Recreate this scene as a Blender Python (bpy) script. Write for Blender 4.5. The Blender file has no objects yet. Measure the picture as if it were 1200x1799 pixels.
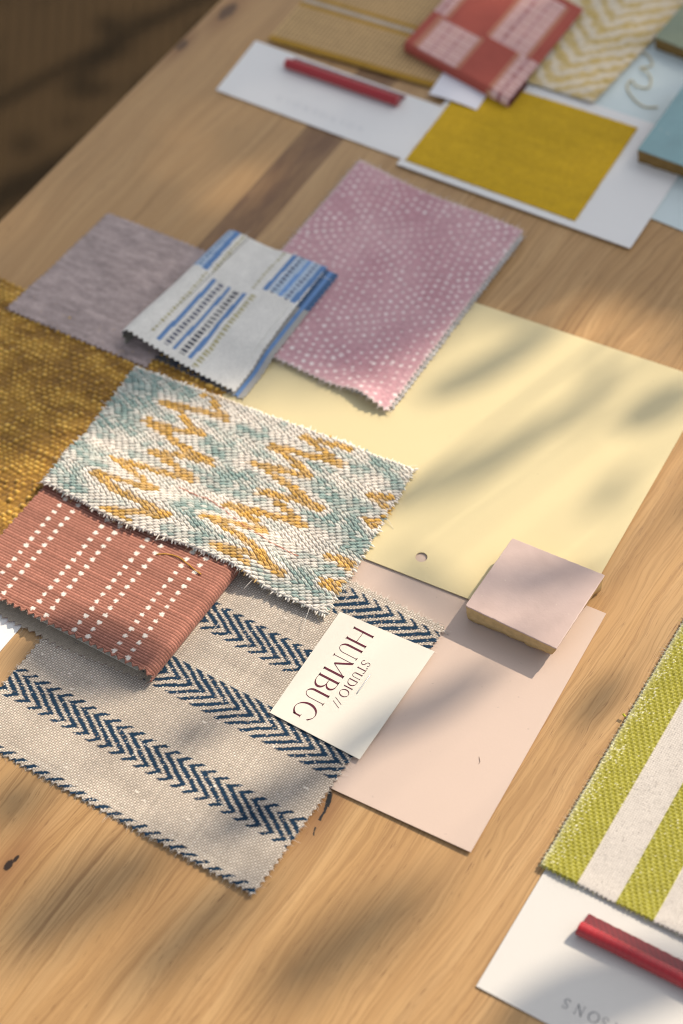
import bpy, math, random
import numpy as np
from mathutils import Matrix, Vector
rng = np.random.default_rng(7)
random.seed(7)
S = bpy.context.scene
MM = 0.001

# ------------------------------------------------------------------ camera
CAM = np.array([374.3, -521.7, 845.9])
def set_camera():
    th, ro, rz = math.radians(52.793), math.radians(-4.0075), math.radians(35.654)
    R0 = Vector((1, 0, 0)); U0 = Vector((0, math.sin(th), math.cos(th))); F0 = Vector((0, math.cos(th), -math.sin(th)))
    c, s = math.cos(ro), math.sin(ro)
    right = c * R0 + s * U0; up = -s * R0 + c * U0
    M = Matrix((right, up, -F0)).transposed()
    M = Matrix.Rotation(rz, 3, 'Z') @ M
    cd = bpy.data.cameras.new('camera'); co = bpy.data.objects.new('camera', cd)
    S.collection.objects.link(co)
    co.matrix_world = Matrix.Translation(Vector(CAM * MM)) @ M.to_4x4()
    cd.sensor_fit = 'VERTICAL'; cd.sensor_height = 36.0; cd.sensor_width = 24.0; cd.lens = 73.05
    cd.clip_start = 0.05; cd.clip_end = 100
    cd.dof.use_dof = True
    fwd = -(M.col[2]); tgt = Vector((45, -88, 2)) * MM
    cd.dof.focus_distance = (tgt - co.matrix_world.translation).dot(fwd)
    cd.dof.aperture_fstop = 4.8; cd.dof.aperture_blades = 9
    S.camera = co
set_camera()

# ------------------------------------------------------------------ sky, sun, exposure
SUN_EL, SUN_AZ = math.radians(40), math.radians(68.5)      # azimuth measured from +X towards +Y
SUN = np.array([math.cos(SUN_EL) * math.cos(SUN_AZ), math.cos(SUN_EL) * math.sin(SUN_AZ), math.sin(SUN_EL)])
w = bpy.data.worlds.new('World'); S.world = w; w.use_nodes = True
nt = w.node_tree; bg = nt.nodes['Background']
sky = nt.nodes.new('ShaderNodeTexSky'); sky.sky_type = 'NISHITA'; sky.sun_disc = False
sky.sun_elevation = SUN_EL; sky.sun_rotation = math.pi / 2 - SUN_AZ; sky.dust_density = 2.5; sky.air_density = 1.0
hz = nt.nodes.new('ShaderNodeHueSaturation'); hz.inputs['Saturation'].default_value = 0.30     # hazy, milky sky
nt.links.new(sky.outputs[0], hz.inputs['Color']); nt.links.new(hz.outputs[0], bg.inputs[0]); bg.inputs[1].default_value = 0.125
sl = bpy.data.lights.new('sun', 'SUN'); sl.energy = 3.5; sl.angle = math.radians(0.65); sl.color = (1.0, 0.86, 0.68)
so = bpy.data.objects.new('sun', sl); S.collection.objects.link(so)
so.rotation_euler = Vector(SUN).to_track_quat('Z', 'Y').to_euler(); so.location = (0.5, 2.0, 2.0)
S.view_settings.view_transform = 'Standard'; S.view_settings.look = 'None'
S.view_settings.exposure = 0.5; S.view_settings.gamma = 1.0; S.cycles.filter_width = 1.0; S.view_settings.use_curve_mapping = False

# ------------------------------------------------------------------ helpers
def tag(o, label=None, cat=None, group=None, kind=None):
    if label: o['label'] = label
    if cat: o['category'] = cat
    if group: o['group'] = group
    if kind: o['kind'] = kind
    return o
def thing(name, loc, label, cat, group=None):
    o = bpy.data.objects.new(name, None); S.collection.objects.link(o)
    o.location = (loc[0] * MM, loc[1] * MM, loc[2] * MM); o.empty_display_size = 0.02
    return tag(o, label, cat, group)
def srgb(r, g, b):
    f = lambda v: ((v / 255) / 12.92 if v / 255 < 0.04045 else ((v / 255 + 0.055) / 1.055) ** 2.4)
    return np.array([f(r), f(g), f(b)])
def lift(p, z0, z1):
    """move a table-plane position measured at height z0 to the same sight line at height z1"""
    p = np.asarray(p, float); t = (z1 - z0) / (CAM[2] - z0)
    return p + (CAM[:2] - p) * t

class MB:
    """collects vertices / faces (mm) with colours, becomes ONE mesh object"""
    def __init__(s): s.v = []; s.c = []; s.q = []; s.t = []; s.qm = []; s.tm = []; s.n = 0
    def add(s, v, q=None, t=None, col=(1, 1, 1), mat=0):
        v = np.asarray(v, float).reshape(-1, 3); b = s.n
        s.v.append(v); c = np.asarray(col, float)
        s.c.append(np.broadcast_to(c, (len(v), 3)) if c.ndim == 1 else c.reshape(-1, 3))
        if q is not None and len(q):
            q = np.asarray(q, int).reshape(-1, 4) + b; s.q.append(q); s.qm.append(np.full(len(q), mat))
        if t is not None and len(t):
            t = np.asarray(t, int).reshape(-1, 3) + b; s.t.append(t); s.tm.append(np.full(len(t), mat))
        s.n += len(v); return s
    def grid(s, P, col=(1, 1, 1), mat=0, flip=False, wrap=False):
        a, b = P.shape[:2]; idx = np.arange(a * b).reshape(a, b)
        if wrap: idx = np.concatenate([idx, idx[:, :1]], 1)
        q = np.stack([idx[:-1, :-1], idx[:-1, 1:], idx[1:, 1:], idx[1:, :-1]], -1).reshape(-1, 4)
        if flip: q = q[:, ::-1]
        return s.add(P, q=q, col=col, mat=mat)
    def box(s, x0, x1, y0, y1, z0, z1, col=(1, 1, 1), mat=0):
        v = [(x, y, z) for z in (z0, z1) for y in (y0, y1) for x in (x0, x1)]
        return s.add(v, q=[(0, 2, 3, 1), (4, 5, 7, 6), (0, 1, 5, 4), (2, 6, 7, 3), (0, 4, 6, 2), (1, 3, 7, 5)], col=col, mat=mat)
    def tubes(s, P, r, col, sides=4, mat=0):
        """P (n,k,3) centre lines, r (k,) or (n,k) radii"""
        P = np.asarray(P, float); n, k = P.shape[:2]
        T = np.gradient(P, axis=1); T /= np.linalg.norm(T, axis=2, keepdims=True) + 1e-9
        ref = np.where(np.abs(T[..., 2:3]) > 0.9, np.array([1., 0, 0]), np.array([0, 0, 1.]))
        A = np.cross(T, ref); A /= np.linalg.norm(A, axis=2, keepdims=True) + 1e-9; B = np.cross(T, A)
        r = np.broadcast_to(np.asarray(r, float), (n, k))
        an = np.arange(sides) * 2 * math.pi / sides
        V = P[:, :, None] + r[..., None, None] * (A[:, :, None] * np.cos(an)[None, None, :, None] + B[:, :, None] * np.sin(an)[None, None, :, None])
        idx = np.arange(n * k * sides).reshape(n, k, sides); nx = np.roll(idx, -1, 2)
        q = np.stack([idx[:, :-1], nx[:, :-1], nx[:, 1:], idx[:, 1:]], -1).reshape(-1, 4)
        c = np.asarray(col, float)
        if c.ndim == 2: c = np.repeat(c, k * sides, 0)
        return s.add(V, q=q[:, ::-1], col=c, mat=mat)
    def build(s, name, mats, parent=None, smooth=True, bevel=0):
        v = np.concatenate(s.v) * MM
        q = np.concatenate(s.q) if s.q else np.zeros((0, 4), int); t = np.concatenate(s.t) if s.t else np.zeros((0, 3), int)
        me = bpy.data.meshes.new(name)
        me.vertices.add(len(v))
        loops = np.concatenate([q.ravel(), t.ravel()]).astype(np.int32)
        me.loops.add(len(loops)); me.polygons.add(len(q) + len(t))
        st = np.concatenate([np.arange(len(q)) * 4, len(q) * 4 + np.arange(len(t)) * 3]).astype(np.int32)
        org = np.zeros(3)
        if parent is not None: org = np.array(parent.matrix_world.translation if parent.parent is None else parent.matrix_world.translation)
        if parent is not None and parent.parent is None: org = np.array(parent.location)
        if parent is not None and parent.parent is not None: org = np.array(parent.parent.location) + np.array(parent.location)
        loc = np.zeros(3)
        if parent is None:
            loc = np.array([(v[:, 0].min() + v[:, 0].max()) / 2, (v[:, 1].min() + v[:, 1].max()) / 2, v[:, 2].min()]); org = loc
        me.vertices.foreach_set('co', (v - org).astype(np.float32).ravel())
        me.loops.foreach_set('vertex_index', loops)
        me.polygons.foreach_set('loop_start', st)
        me.polygons.foreach_set('material_index', np.concatenate([np.concatenate(s.qm) if s.qm else [], np.concatenate(s.tm) if s.tm else []]).astype(np.int32))
        me.update(calc_edges=True)
        me.polygons.foreach_set('use_smooth', np.full(len(q) + len(t), smooth))
        ca = me.color_attributes.new('dye', 'FLOAT_COLOR', 'POINT')
        c = np.concatenate(s.c); ca.data.foreach_set('color', np.concatenate([c, np.ones((len(c), 1))], 1).astype(np.float32).ravel())
        for m in (mats if isinstance(mats, (list, tuple)) else [mats]): me.materials.append(m)
        me.validate()
        o = bpy.data.objects.new(name, me); S.collection.objects.link(o); o.location = loc
        if parent is not None: o.parent = parent
        if bevel:
            b = o.modifiers.new('bevel', 'BEVEL'); b.width = bevel * MM; b.segments = 3; b.limit_method = 'ANGLE'
        return o

class X:
    """tiny node-expression helper"""
    def __init__(s, nt, sock): s.nt, s.k = nt, sock
    def _op(s, op, *a):
        n = s.nt.nodes.new('ShaderNodeMath'); n.operation = op
        for i, q in enumerate((s,) + a):
            if isinstance(q, X): s.nt.links.new(q.k, n.inputs[i])
            else: n.inputs[i].default_value = q
        return X(s.nt, n.outputs[0])
    def __add__(s, o): return s._op('ADD', o)
    def __sub__(s, o): return s._op('SUBTRACT', o)
    def __mul__(s, o): return s._op('MULTIPLY', o)
    def __truediv__(s, o): return s._op('DIVIDE', o)
    __radd__ = __add__; __rmul__ = __mul__
    def sin(s): return s._op('SINE')
    def abs(s): return s._op('ABSOLUTE')
    def pw(s, e): return s._op('POWER', e)
    def fl(s): return s._op('FLOOR')
    def gt(s, v): return s._op('GREATER_THAN', v)
    def lt(s, v): return s._op('LESS_THAN', v)
    def mn(s, v): return s._op('MINIMUM', v)
    def mx(s, v): return s._op('MAXIMUM', v)
    def ss(s, a, b, lo=0., hi=1.):
        n = s.nt.nodes.new('ShaderNodeMapRange'); n.interpolation_type = 'SMOOTHSTEP'
        s.nt.links.new(s.k, n.inputs[0])
        for i, q in zip((1, 2, 3, 4), (a, b, lo, hi)): n.inputs[i].default_value = q
        return X(s.nt, n.outputs[0])
def new_mat(name, rough=0.8, spec=0.3):
    m = bpy.data.materials.new(name); m.use_nodes = True
    b = m.node_tree.nodes['Principled BSDF']; b.inputs['Roughness'].default_value = rough
    b.inputs['Specular IOR Level'].default_value = spec
    return m, m.node_tree, b
def comb(nt, x, y, z=0.):
    n = nt.nodes.new('ShaderNodeCombineXYZ')
    for i, q in enumerate((x, y, z)):
        if isinstance(q, X): nt.links.new(q.k, n.inputs[i])
        else: n.inputs[i].default_value = q
    return n.outputs[0]
def noise(nt, vec, scale=1., detail=2., rough=0.5, dist=0.):
    n = nt.nodes.new('ShaderNodeTexNoise'); nt.links.new(vec, n.inputs['Vector'])
    n.inputs['Scale'].default_value = scale; n.inputs['Detail'].default_value = detail
    n.inputs['Roughness'].default_value = rough; n.inputs['Distortion'].default_value = dist
    return X(nt, n.outputs['Fac'])
def mix(nt, f, a, b, mode='MIX'):
    n = nt.nodes.new('ShaderNodeMix'); n.data_type = 'RGBA'; n.blend_type = mode
    for i, q in ((0, f), (6, a), (7, b)):
        if isinstance(q, X): nt.links.new(q.k, n.inputs[i])
        elif hasattr(q, 'is_output'): nt.links.new(q, n.inputs[i])
        elif i == 0: n.inputs[i].default_value = q
        else: n.inputs[i].default_value = (*q, 1)
    return n.outputs[2]
def bump(nt, bsdf, h, strength=0.3, dist=0.0003):
    n = nt.nodes.new('ShaderNodeBump'); n.inputs['Strength'].default_value = strength; n.inputs['Distance'].default_value = dist
    nt.links.new(h.k, n.inputs['Height']); nt.links.new(n.outputs[0], bsdf.inputs['Normal'])
def coords(nt):
    tc = nt.nodes.new('ShaderNodeTexCoord'); sx = nt.nodes.new('ShaderNodeSeparateXYZ'); nt.links.new(tc.outputs['Object'], sx.inputs[0])
    return tc.outputs['Object'], X(nt, sx.outputs[0]) * 1000., X(nt, sx.outputs[1]) * 1000., X(nt, sx.outputs[2]) * 1000.

# ------------------------------------------------------------------ materials
def dyed(name, rough=0.9, spec=0.15, mott=0.12, fine=2500., sheen=0.05, bstr=0.25, bdist=0.0002):
    """cloth dyed by the 'dye' attribute with fibre-scale irregularity"""
    m, nt, b = new_mat(name, rough, spec)
    a = nt.nodes.new('ShaderNodeVertexColor'); a.layer_name = 'dye'
    ob = coords(nt)[0]
    f = noise(nt, ob, fine, 3, 0.6); g = noise(nt, ob, 120., 3, 0.5)
    k = (f - 0.5) * (2 * mott * 2) + (g - 0.5) * (mott * 1.6) + 1.0
    hs = nt.nodes.new('ShaderNodeHueSaturation'); nt.links.new(a.outputs[0], hs.inputs['Color']); nt.links.new(k.k, hs.inputs['Value'])
    nt.links.new(hs.outputs[0], b.inputs['Base Color'])
    b.inputs['Sheen Weight'].default_value = sheen; b.inputs['Sheen Roughness'].default_value = 0.5
    if bstr: bump(nt, b, f, bstr, bdist)
    return m
def paper(name, col, rough=0.6, mott=0.03, spec=0.3, spots=0.0, bstr=0.16):
    m, nt, b = new_mat(name, rough, spec)
    ob = coords(nt)[0]
    f = noise(nt, ob, 900., 4, 0.6); g = noise(nt, ob, 25., 3, 0.5)
    k = (f - 0.5) * (2 * mott) + (g - 0.5) * (2 * mott) + 1.0
    hs = nt.nodes.new('ShaderNodeHueSaturation'); hs.inputs['Color'].default_value = (*col, 1); nt.links.new(k.k, hs.inputs['Value'])
    out = hs.outputs[0]
    if spots:
        sp = noise(nt, ob, 330., 1, 0.5).ss(0.77, 0.80)
        out = mix(nt, sp * spots, out, tuple(np.array(col) * 0.45))
    nt.links.new(out, b.inputs['Base Color'])
    rr = g * 0.15 + (rough - 0.07); nt.links.new(rr.k, b.inputs['Roughness'])
    bump(nt, b, f, bstr, 0.0002)
    return m
def wood():
    m, nt, b = new_mat('oiled_oak', 0.45, 0.4)
    ob, x, y, z = coords(nt)
    x, y, z = x + 118., y + 215., z + (-750.)     # table-top plan position in mm
    def nz(sx, sy, det=3, ro=0.5, ox=0.): return noise(nt, comb(nt, x / sx + ox, y / sy, z / 40. + 3.3), 1., det, ro)
    # the grain wanders: slow warp along the board
    warp = (nz(55., 240., 2, 0.5) - 0.5) * 34. + (nz(16., 70., 3, 0.55, 9.) - 0.5) * 7. + (nz(5., 14., 2, 0.5, 4.) - 0.5) * 1.3
    # grain swirls round the knots
    KN = [(-22.5, -248., 9.), (-273.3, 296., 9.), (-279.6, 255.5, 7.), (86., -150., 8.)]
    stain = None
    for kx, ky, kr in KN:
        dx = (x + (-kx)) / kr; dy = (y + (-ky)) / (kr * 3.2)
        d2 = dx * dx + dy * dy
        e = (d2 * -0.6)._op('EXPONENT')
        warp = warp + dx * e * (kr * 0.75)
        s_ = (d2 * -1.3)._op('EXPONENT')
        stain = s_ if stain is None else stain.mx(s_)
    xw = x + warp
    def band(sx, ox): return noise(nt, comb(nt, xw / sx + ox, y / 900., 1.7), 1., 4, 0.6)
    g1 = band(13., 0.); g2 = band(4.2, 31.); g3 = noise(nt, comb(nt, xw / 0.9, y / 60., 0.3), 1., 3, 0.6)
    # dark latewood lines, uneven spacing and strength
    ln = noise(nt, comb(nt, xw / 7.5 + 5., y / 1500., 4.), 1., 2, 0.5)
    ridge = ((ln * 9.)._op('FRACT') - 0.5).abs().ss(0.34, 0.5)
    ridge = ridge * nz(30., 160., 2, 0.5, 17.).ss(0.42, 0.66)
    pores = noise(nt, comb(nt, xw / 0.42, y / 9., 8.), 1., 2, 0.5).ss(0.60, 0.74)
    pores = pores * noise(nt, comb(nt, xw / 6., y / 120., 2.), 1., 2, 0.5).ss(0.38, 0.62)
    c = mix(nt, g1.ss(0.25, 0.75), WOOD_A, WOOD_B)
    c = mix(nt, g2.ss(0.36, 0.70) * 0.42, c, WOOD_C)
    c = mix(nt, g3.ss(0.38, 0.68) * 0.42, c, WOOD_D)
    c = mix(nt, nz(70., 60., 3, 0.5, 3.).ss(0.35, 0.75) * 0.30, c, WOOD_E)
    c = mix(nt, ridge * 0.6, c, WOOD_D)
    c = mix(nt, pores * 0.9, c, (0.16, 0.075, 0.028))
    # separate boards along X (left edge -284): one narrow dark heartwood strip, slightly different neighbours
    wob = (nz(50., 300., 2, .5, 40.) - 0.5) * 3.
    xb = x + wob
    b0 = xb.lt(-172.); b1 = xb.gt(-172.) * xb.lt(-147.); b2 = xb.gt(-147.) * xb.lt(-60.); b3 = xb.gt(200.)
    dark = nz(9., 35., 3, 0.6, 21.).ss(0.3, 0.75)
    c = mix(nt, b0 * 0.35, c, WOOD_F)
    c = mix(nt, b1 * (dark * 0.35 + 0.55), c, (0.15, 0.077, 0.042))
    c = mix(nt, b2 * 0.25, c, WOOD_G)
    c = mix(nt, b3 * 0.25, c, WOOD_F)
    seam = ((x + 172.).abs()).lt(0.22).mx((x + (-200.)).abs().lt(0.15))
    c = mix(nt, seam * 0.55, c, (0.10, 0.05, 0.025))
    # knots and the filled crack
    c = mix(nt, stain * 0.7, c, (0.20, 0.088, 0.035))
    nn = nz(1.6, 2.2, 3, .6, 2.)
    for kx, ky, r1, r2 in ((-22.5, -248., 1.8, 3.3), (-21.5, -243.5, 1.0, 2.0), (-273.3, 296.3, 4.5, 9.), (-279.6, 255.5, 3., 6.)):
        d = ((x + (-kx)) / r1).pw(2.) + ((y + (-ky)) / r2).pw(2.) + (nn - 0.5) * 1.8
        c = mix(nt, d.ss(1.25, 0.55) * (0.97 if ky < 0 else 0.6), c, (0.018, 0.010, 0.007))
    def streak(pts, c):
        for (ax, ay), (bx, by), hw in pts:
            t = ((y + (-ay)) / (by - ay))
            inb = t.gt(-0.02) * t.lt(1.02)
            d = (x + (-ax) - t * (bx - ax) + (nz(2., 4., 3, .6, 7.) - 0.5) * 2.6).abs()
            c = mix(nt, d.ss(hw, hw * 0.5) * inb, c, (0.012, 0.013, 0.015))
        return c
    c = streak([((83.0, -140.), (85.8, -147.), 1.5), ((85.3, -147.), (86.8, -155.), 0.95), ((87.2, -159.), (88.4, -163.), .5)], c)
    nt.links.new(c, b.inputs['Base Color'])
    r = g2 * 0.12 + 0.40; nt.links.new(r.k, b.inputs['Roughness'])
    h = g3 * 0.5 - pores * 0.9 - ridge * 0.3
    bump(nt, b, h, 0.35, 0.00012)
    return m
WOOD_A, WOOD_B, WOOD_C = (0.53, 0.335, 0.155), (0.45, 0.268, 0.112), (0.35, 0.19, 0.072)
WOOD_D, WOOD_E, WOOD_F, WOOD_G = (0.20, 0.098, 0.036), (0.42, 0.235, 0.095), (0.49, 0.30, 0.135), (0.50, 0.34, 0.19)
M_WOOD = wood()
M_LINEN = dyed('printed_linen', 0.95, 0.1, 0.16)
M_COTTON = dyed('ribbed_cotton', 0.85, 0.2, 0.12)
M_YARN = dyed('twisted_yarn', 0.9, 0.15, 0.10, 1800.)
M_CHENILLE = dyed('chenille', 0.75, 0.25, 0.15, 1500., 0.3)
M_FELT = dyed('soft_weave', 0.95, 0.1, 0.12, 1200., 0.2)
M_SATIN = dyed('satin', 0.30, 0.6, 0.06, 2500., 0.1)

# ------------------------------------------------------------------ cloth builders
def tri(t): return 2 * np.abs(2 * (t - np.floor(t + 0.5))) - 1
def vnoise(U, V, su, sv, seed=0):
    """smooth value noise, numpy"""
    r = np.random.default_rng(seed); G = r.random((64, 64))
    a, b = U / su, V / sv; i, j = np.floor(a).astype(int), np.floor(b).astype(int); f, g = a - i, b - j
    f = f * f * (3 - 2 * f); g = g * g * (3 - 2 * g)
    g00, g10, g01, g11 = G[i % 64, j % 64], G[(i + 1) % 64, j % 64], G[i % 64, (j + 1) % 64], G[(i + 1) % 64, (j + 1) % 64]
    return (g00 * (1 - f) + g10 * f) * (1 - g) + (g01 * (1 - f) + g11 * f) * g
def pinked(U, V, W, H, pitch, amp, sides='lrbt', fall=1.0, rag=0.25):
    """push the outline in and out like pinking shears"""
    U2, V2 = U.copy(), V.copy()
    ju = (vnoise(U, V, 1.3, 1.3, 5) - 0.5) * amp * rag * 2; jv = (vnoise(U, V, 1.3, 1.3, 6) - 0.5) * amp * rag * 2
    if 'l' in sides: U2 += (amp * tri(V / pitch) + ju) * np.exp(-U / fall)
    if 'r' in sides: U2 += (amp * tri(V / pitch + .2) + ju) * np.exp(-(W - U) / fall)
    if 'b' in sides: V2 += (amp * tri(U / pitch + .1) + jv) * np.exp(-V / fall)
    if 't' in sides: V2 += (amp * tri(U / pitch + .4) + jv) * np.exp(-(H - V) / fall)
    return U2, V2
def quad_pos(bl, br, tr, tl, W, H, zf):
    bl, br, tr, tl = [np.asarray(p, float) for p in (bl, br, tr, tl)]
    def f(U, V):
        a, b = (U / W)[..., None], (V / H)[..., None]
        P = bl * (1 - a) * (1 - b) + br * a * (1 - b) + tr * a * b + tl * (1 - a) * b
        return np.concatenate([P, zf(P[..., 0], P[..., 1])[..., None]], -1)
    return f
def cloth(mb, W, H, step, pos, hfn, cfn, thick, back, pink=None, mat=0, bmat=0, flip=False):
    """cloth patch W x H mm on a lattice of step mm (du, dv); relief hfn(I,J,U,V), dye cfn(I,J,U,V)"""
    du, dv = step; nu, nv = int(round(W / du)), int(round(H / dv))
    J, I = np.mgrid[0:nv + 1, 0:nu + 1]; U, V = I * (W / nu), J * (H / nv)
    C = np.clip(cfn(I, J, U, V), 0, 1)
    U2, V2 = pinked(U, V, W, H, *pink) if pink else (U, V)
    P = pos(U2, V2)
    N = np.cross(np.gradient(P, axis=1), np.gradient(P, axis=0)); N /= np.linalg.norm(N, axis=2, keepdims=True) + 1e-9
    if flip: N = -N
    h = hfn(I, J, U, V)
    edge = np.minimum(np.minimum(I, nu - I), np.minimum(J, nv - J))
    h = np.where(edge == 0, h * 0.2 - thick * 0.35, h)
    T = P + N * (thick + h)[..., None]
    bc = np.asarray(back(U, V) if callable(back) else back, float)
    mb.grid(T, C, mat, flip=flip); mb.grid(P, bc if bc.ndim == 1 else bc, bmat, flip=not flip)
    ring = lambda A: np.concatenate([A[0, :-1], A[:-1, -1], A[-1, :0:-1], A[:0:-1, 0]])
    rt, rb, rc = ring(T), ring(P), ring(C)
    n = len(rt); k = np.arange(n); k2 = (k + 1) % n
    mb.add(np.concatenate([rt, rb]), q=np.stack([k, k + n, k2 + n, k2], 1), col=np.concatenate([rc, rc * 0.5 + (bc if bc.ndim == 1 else np.array([.5, .45, .4])) * 0.5]), mat=mat)
    return T, N, C
def ring_of(A): return np.concatenate([A[0, :-1], A[:-1, -1], A[-1, :0:-1], A[:0:-1, 0]])
def frays(mb, T, n, length, r, cols, mat=0, drop=0.3, sel=None):
    """loose fibre ends leaving a cut edge"""
    R = ring_of(T); c = R.mean(0); idx = rng.integers(0, len(R), n)
    if sel is not None: idx = idx[sel(R[idx])]
    n = len(idx); p0 = R[idx]
    tang = R[(idx + 4) % len(R)] - R[idx - 4]; out = np.stack([tang[:, 1], -tang[:, 0], np.zeros(n)], 1)
    out /= np.linalg.norm(out, axis=1, keepdims=True) + 1e-9
    out += rng.normal(0, .55, (n, 3)) * [1, 1, .35]; L = length * rng.uniform(.3, 1.2, (n, 1))
    bend = rng.normal(0, .4, (n, 3)) * [1, 1, .3]
    k = 4; t = np.linspace(0, 1, k)[None, :, None]
    P = p0[:, None] - out[:, None] * 0.3 + out[:, None] * L[:, None] * t + bend[:, None] * L[:, None] * t ** 2
    P[..., 2] -= drop * L * t[..., 0] ** 1.5
    P[..., 2] = np.maximum(P[..., 2], 0.15)
    cols = np.asarray(cols, float); cc = cols[rng.integers(0, len(cols), n)] if cols.ndim == 2 else np.broadcast_to(cols, (n, 3))
    mb.tubes(P, r * np.array([1, .9, .7, .3]), cc, 3, mat)
def fuzz(mb, T, C, n, length, r, mat=0, spread=0.9, gain=1.1):
    a, b = T.shape[:2]; i, j = rng.integers(1, a - 1, n), rng.integers(1, b - 1, n)
    p0 = T[i, j]; d = rng.normal(0, spread, (n, 3)); d[:, 2] = np.abs(d[:, 2]) * .5 + .45; L = length * rng.uniform(.4, 1.2, (n, 1))
    e = rng.normal(0, .5, (n, 3)); t = np.linspace(0, 1, 4)[None, :, None]
    P = p0[:, None] + d[:, None] * L[:, None] * t + e[:, None] * L[:, None] * t ** 2; P[..., 2] = np.maximum(P[..., 2], p0[:, None, 2] - .1)
    mb.tubes(P, r * np.array([1, 1, .8, .3]), np.clip(C[i, j] * gain, 0, 1), 3, mat)
def weave_h(amp, seed, slub=0.35):
    r = np.random.default_rng(seed)
    def f(I, J, U, V):
        o = (I % 2) + (J % 2)
        h = np.where(o == 2, amp, np.where(o == 1, 0., -amp))
        wa = r.normal(0, 1, I.max() // 2 + 2); we = r.normal(0, 1, J.max() // 2 + 2)
        return h * (1 + slub * (wa[I // 2] * .5 + we[J // 2] * .5)) + r.normal(0, amp * .18, I.shape)
    return f
def flat(z): return lambda x, y: np.full(np.shape(x), float(z))
def card(name, pts, z0, t, mat, label, cat, curl=0.0, group=None, bev=0.0, parent=None, hole=None, n=14, warp=None):
    """thin sheet with a slight natural warp"""
    bl, br, tr, tl = [np.asarray(p, float) for p in pts]
    a = np.linspace(0, 1, n + 1); A, B = np.meshgrid(a, a)
    P = bl * ((1 - A) * (1 - B))[..., None] + br * (A * (1 - B))[..., None] + tr * (A * B)[..., None] + tl * ((1 - A) * B)[..., None]
    zz = z0 + curl * ((2 * A - 1) ** 2 * 0.6 + (2 * B - 1) ** 2 * 0.4)
    if warp: zz = zz + warp(A, B)
    lo = np.concatenate([P, zz[..., None]], -1); hi = lo + [0, 0, t]
    mb = MB(); mb.grid(hi); mb.grid(lo, flip=True)
    r1, r2 = ring_of(hi), ring_of(lo); m = len(r1); k = np.arange(m); k2 = (k + 1) % m
    mb.add(np.concatenate([r1, r2]), q=np.stack([k, k + m, k2 + m, k2], 1))
    o = mb.build(name, mat, parent, smooth=False)
    if label: tag(o, label, cat, group)
    return o

# ------------------------------------------------------------------ the setting: floor and table
m, nt_, b_ = new_mat('ribbed_floor', 0.9, 0.2)
ob, x_, y_, z_ = coords(nt_)
ca, sa = math.cos(math.radians(-35.6)), math.sin(math.radians(-35.6))
q_ = x_ * ca - y_ * sa
rib = ((q_ / 2.4).sin() * 0.5 + 0.5)
c_ = mix(nt_, rib.ss(.3, .7), (0.024, 0.014, 0.005), (0.046, 0.028, 0.0105))
c_ = mix(nt_, noise(nt_, ob, 3., 4, .6).ss(.35, .7) * 0.5, c_, (0.05, 0.029, 0.010))
c_ = mix(nt_, noise(nt_, ob, 250., 2, .6) * 0.4, c_, (0.05, 0.028, 0.010))
nt_.links.new(c_, b_.inputs['Base Color']); bump(nt_, b_, rib, .6, .003)
mb = MB(); mb.grid(np.stack(np.meshgrid(np.linspace(-14000, 14000, 15), np.linspace(-14000, 14000, 15)) + [np.full((15, 15), -750.)], -1))
o = mb.build('floor', m); tag(o, kind='structure')

table = thing('wooden_table', (118, 215, -750), 'oiled oak table with a dark heartwood strip and knots, under all the samples', 'table')
TX0, TX1, TY0, TY1 = -284, 560, -560, 880
mb = MB()
mb.box(TX0, TX1, TY0, TY1, -34, 0)
mb.build('tabletop', M_WOOD, table, smooth=True, bevel=2.5)
for lx in (TX0 + 95, TX1 - 95):
    for ly in (TY0 + 95, TY1 - 95):
        mb = MB(); ks = np.array([(-750, 18), (-80, 28), (-34, 28)])
        P = np.array([[(lx + sx * r, ly + sy * r, z) for sx, sy in ((-1, -1), (1, -1), (1, 1), (-1, 1))] for z, r in ks])
        mb.grid(P, wrap=True); mb.build('leg', M_WOOD, table, smooth=False, bevel=3)
mb = MB()
for a in ((TX0 + 125, TX1 - 125, TY0 + 84, TY0 + 106), (TX0 + 125, TX1 - 125, TY1 - 106, TY1 - 84), (TX0 + 84, TX0 + 106, TY0 + 125, TY1 - 125), (TX1 - 106, TX1 - 84, TY0 + 125, TY1 - 125)):
    mb.box(*a, -110, -34.5)
mb.build('apron', M_WOOD, table, smooth=False)

# ------------------------------------------------------------------ rigid sheets and cards
C_PINK = (0.54, 0.42, 0.352); C_YEL = (0.635, 0.54, 0.31)
M_PINK = paper('pink_paint_card', C_PINK, 0.55, 0.02, 0.4, 0.25)
M_YEL = paper('yellow_paint_card', C_YEL, 0.42, 0.015, 0.45, 0.15, 0.05)
M_WHITE = paper('white_card', (0.76, 0.75, 0.735), 0.45, 0.01, 0.4)
M_CREAM = paper('cream_card', (0.67, 0.63, 0.555), 0.6, 0.02, 0.3, 0.0, 0.15)
M_OFF = paper('off_white_card', (0.585, 0.565, 0.535), 0.45, 0.015, 0.4)
M_PALE = paper('pale_blue_card', (0.58, 0.67, 0.68), 0.45, 0.02, 0.4)

card('pink_paint_sheet', [(31, -142), (154.8, -134.1), (145.3, 13.2), (23, 5)], 0.25, 0.45, M_PINK,
     'large dusty pink paint sheet on the table, partly under the pink tile', 'paint sample', 0.12, warp=lambda A, B: 1.1 * A * (1 - B) ** 3)
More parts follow.
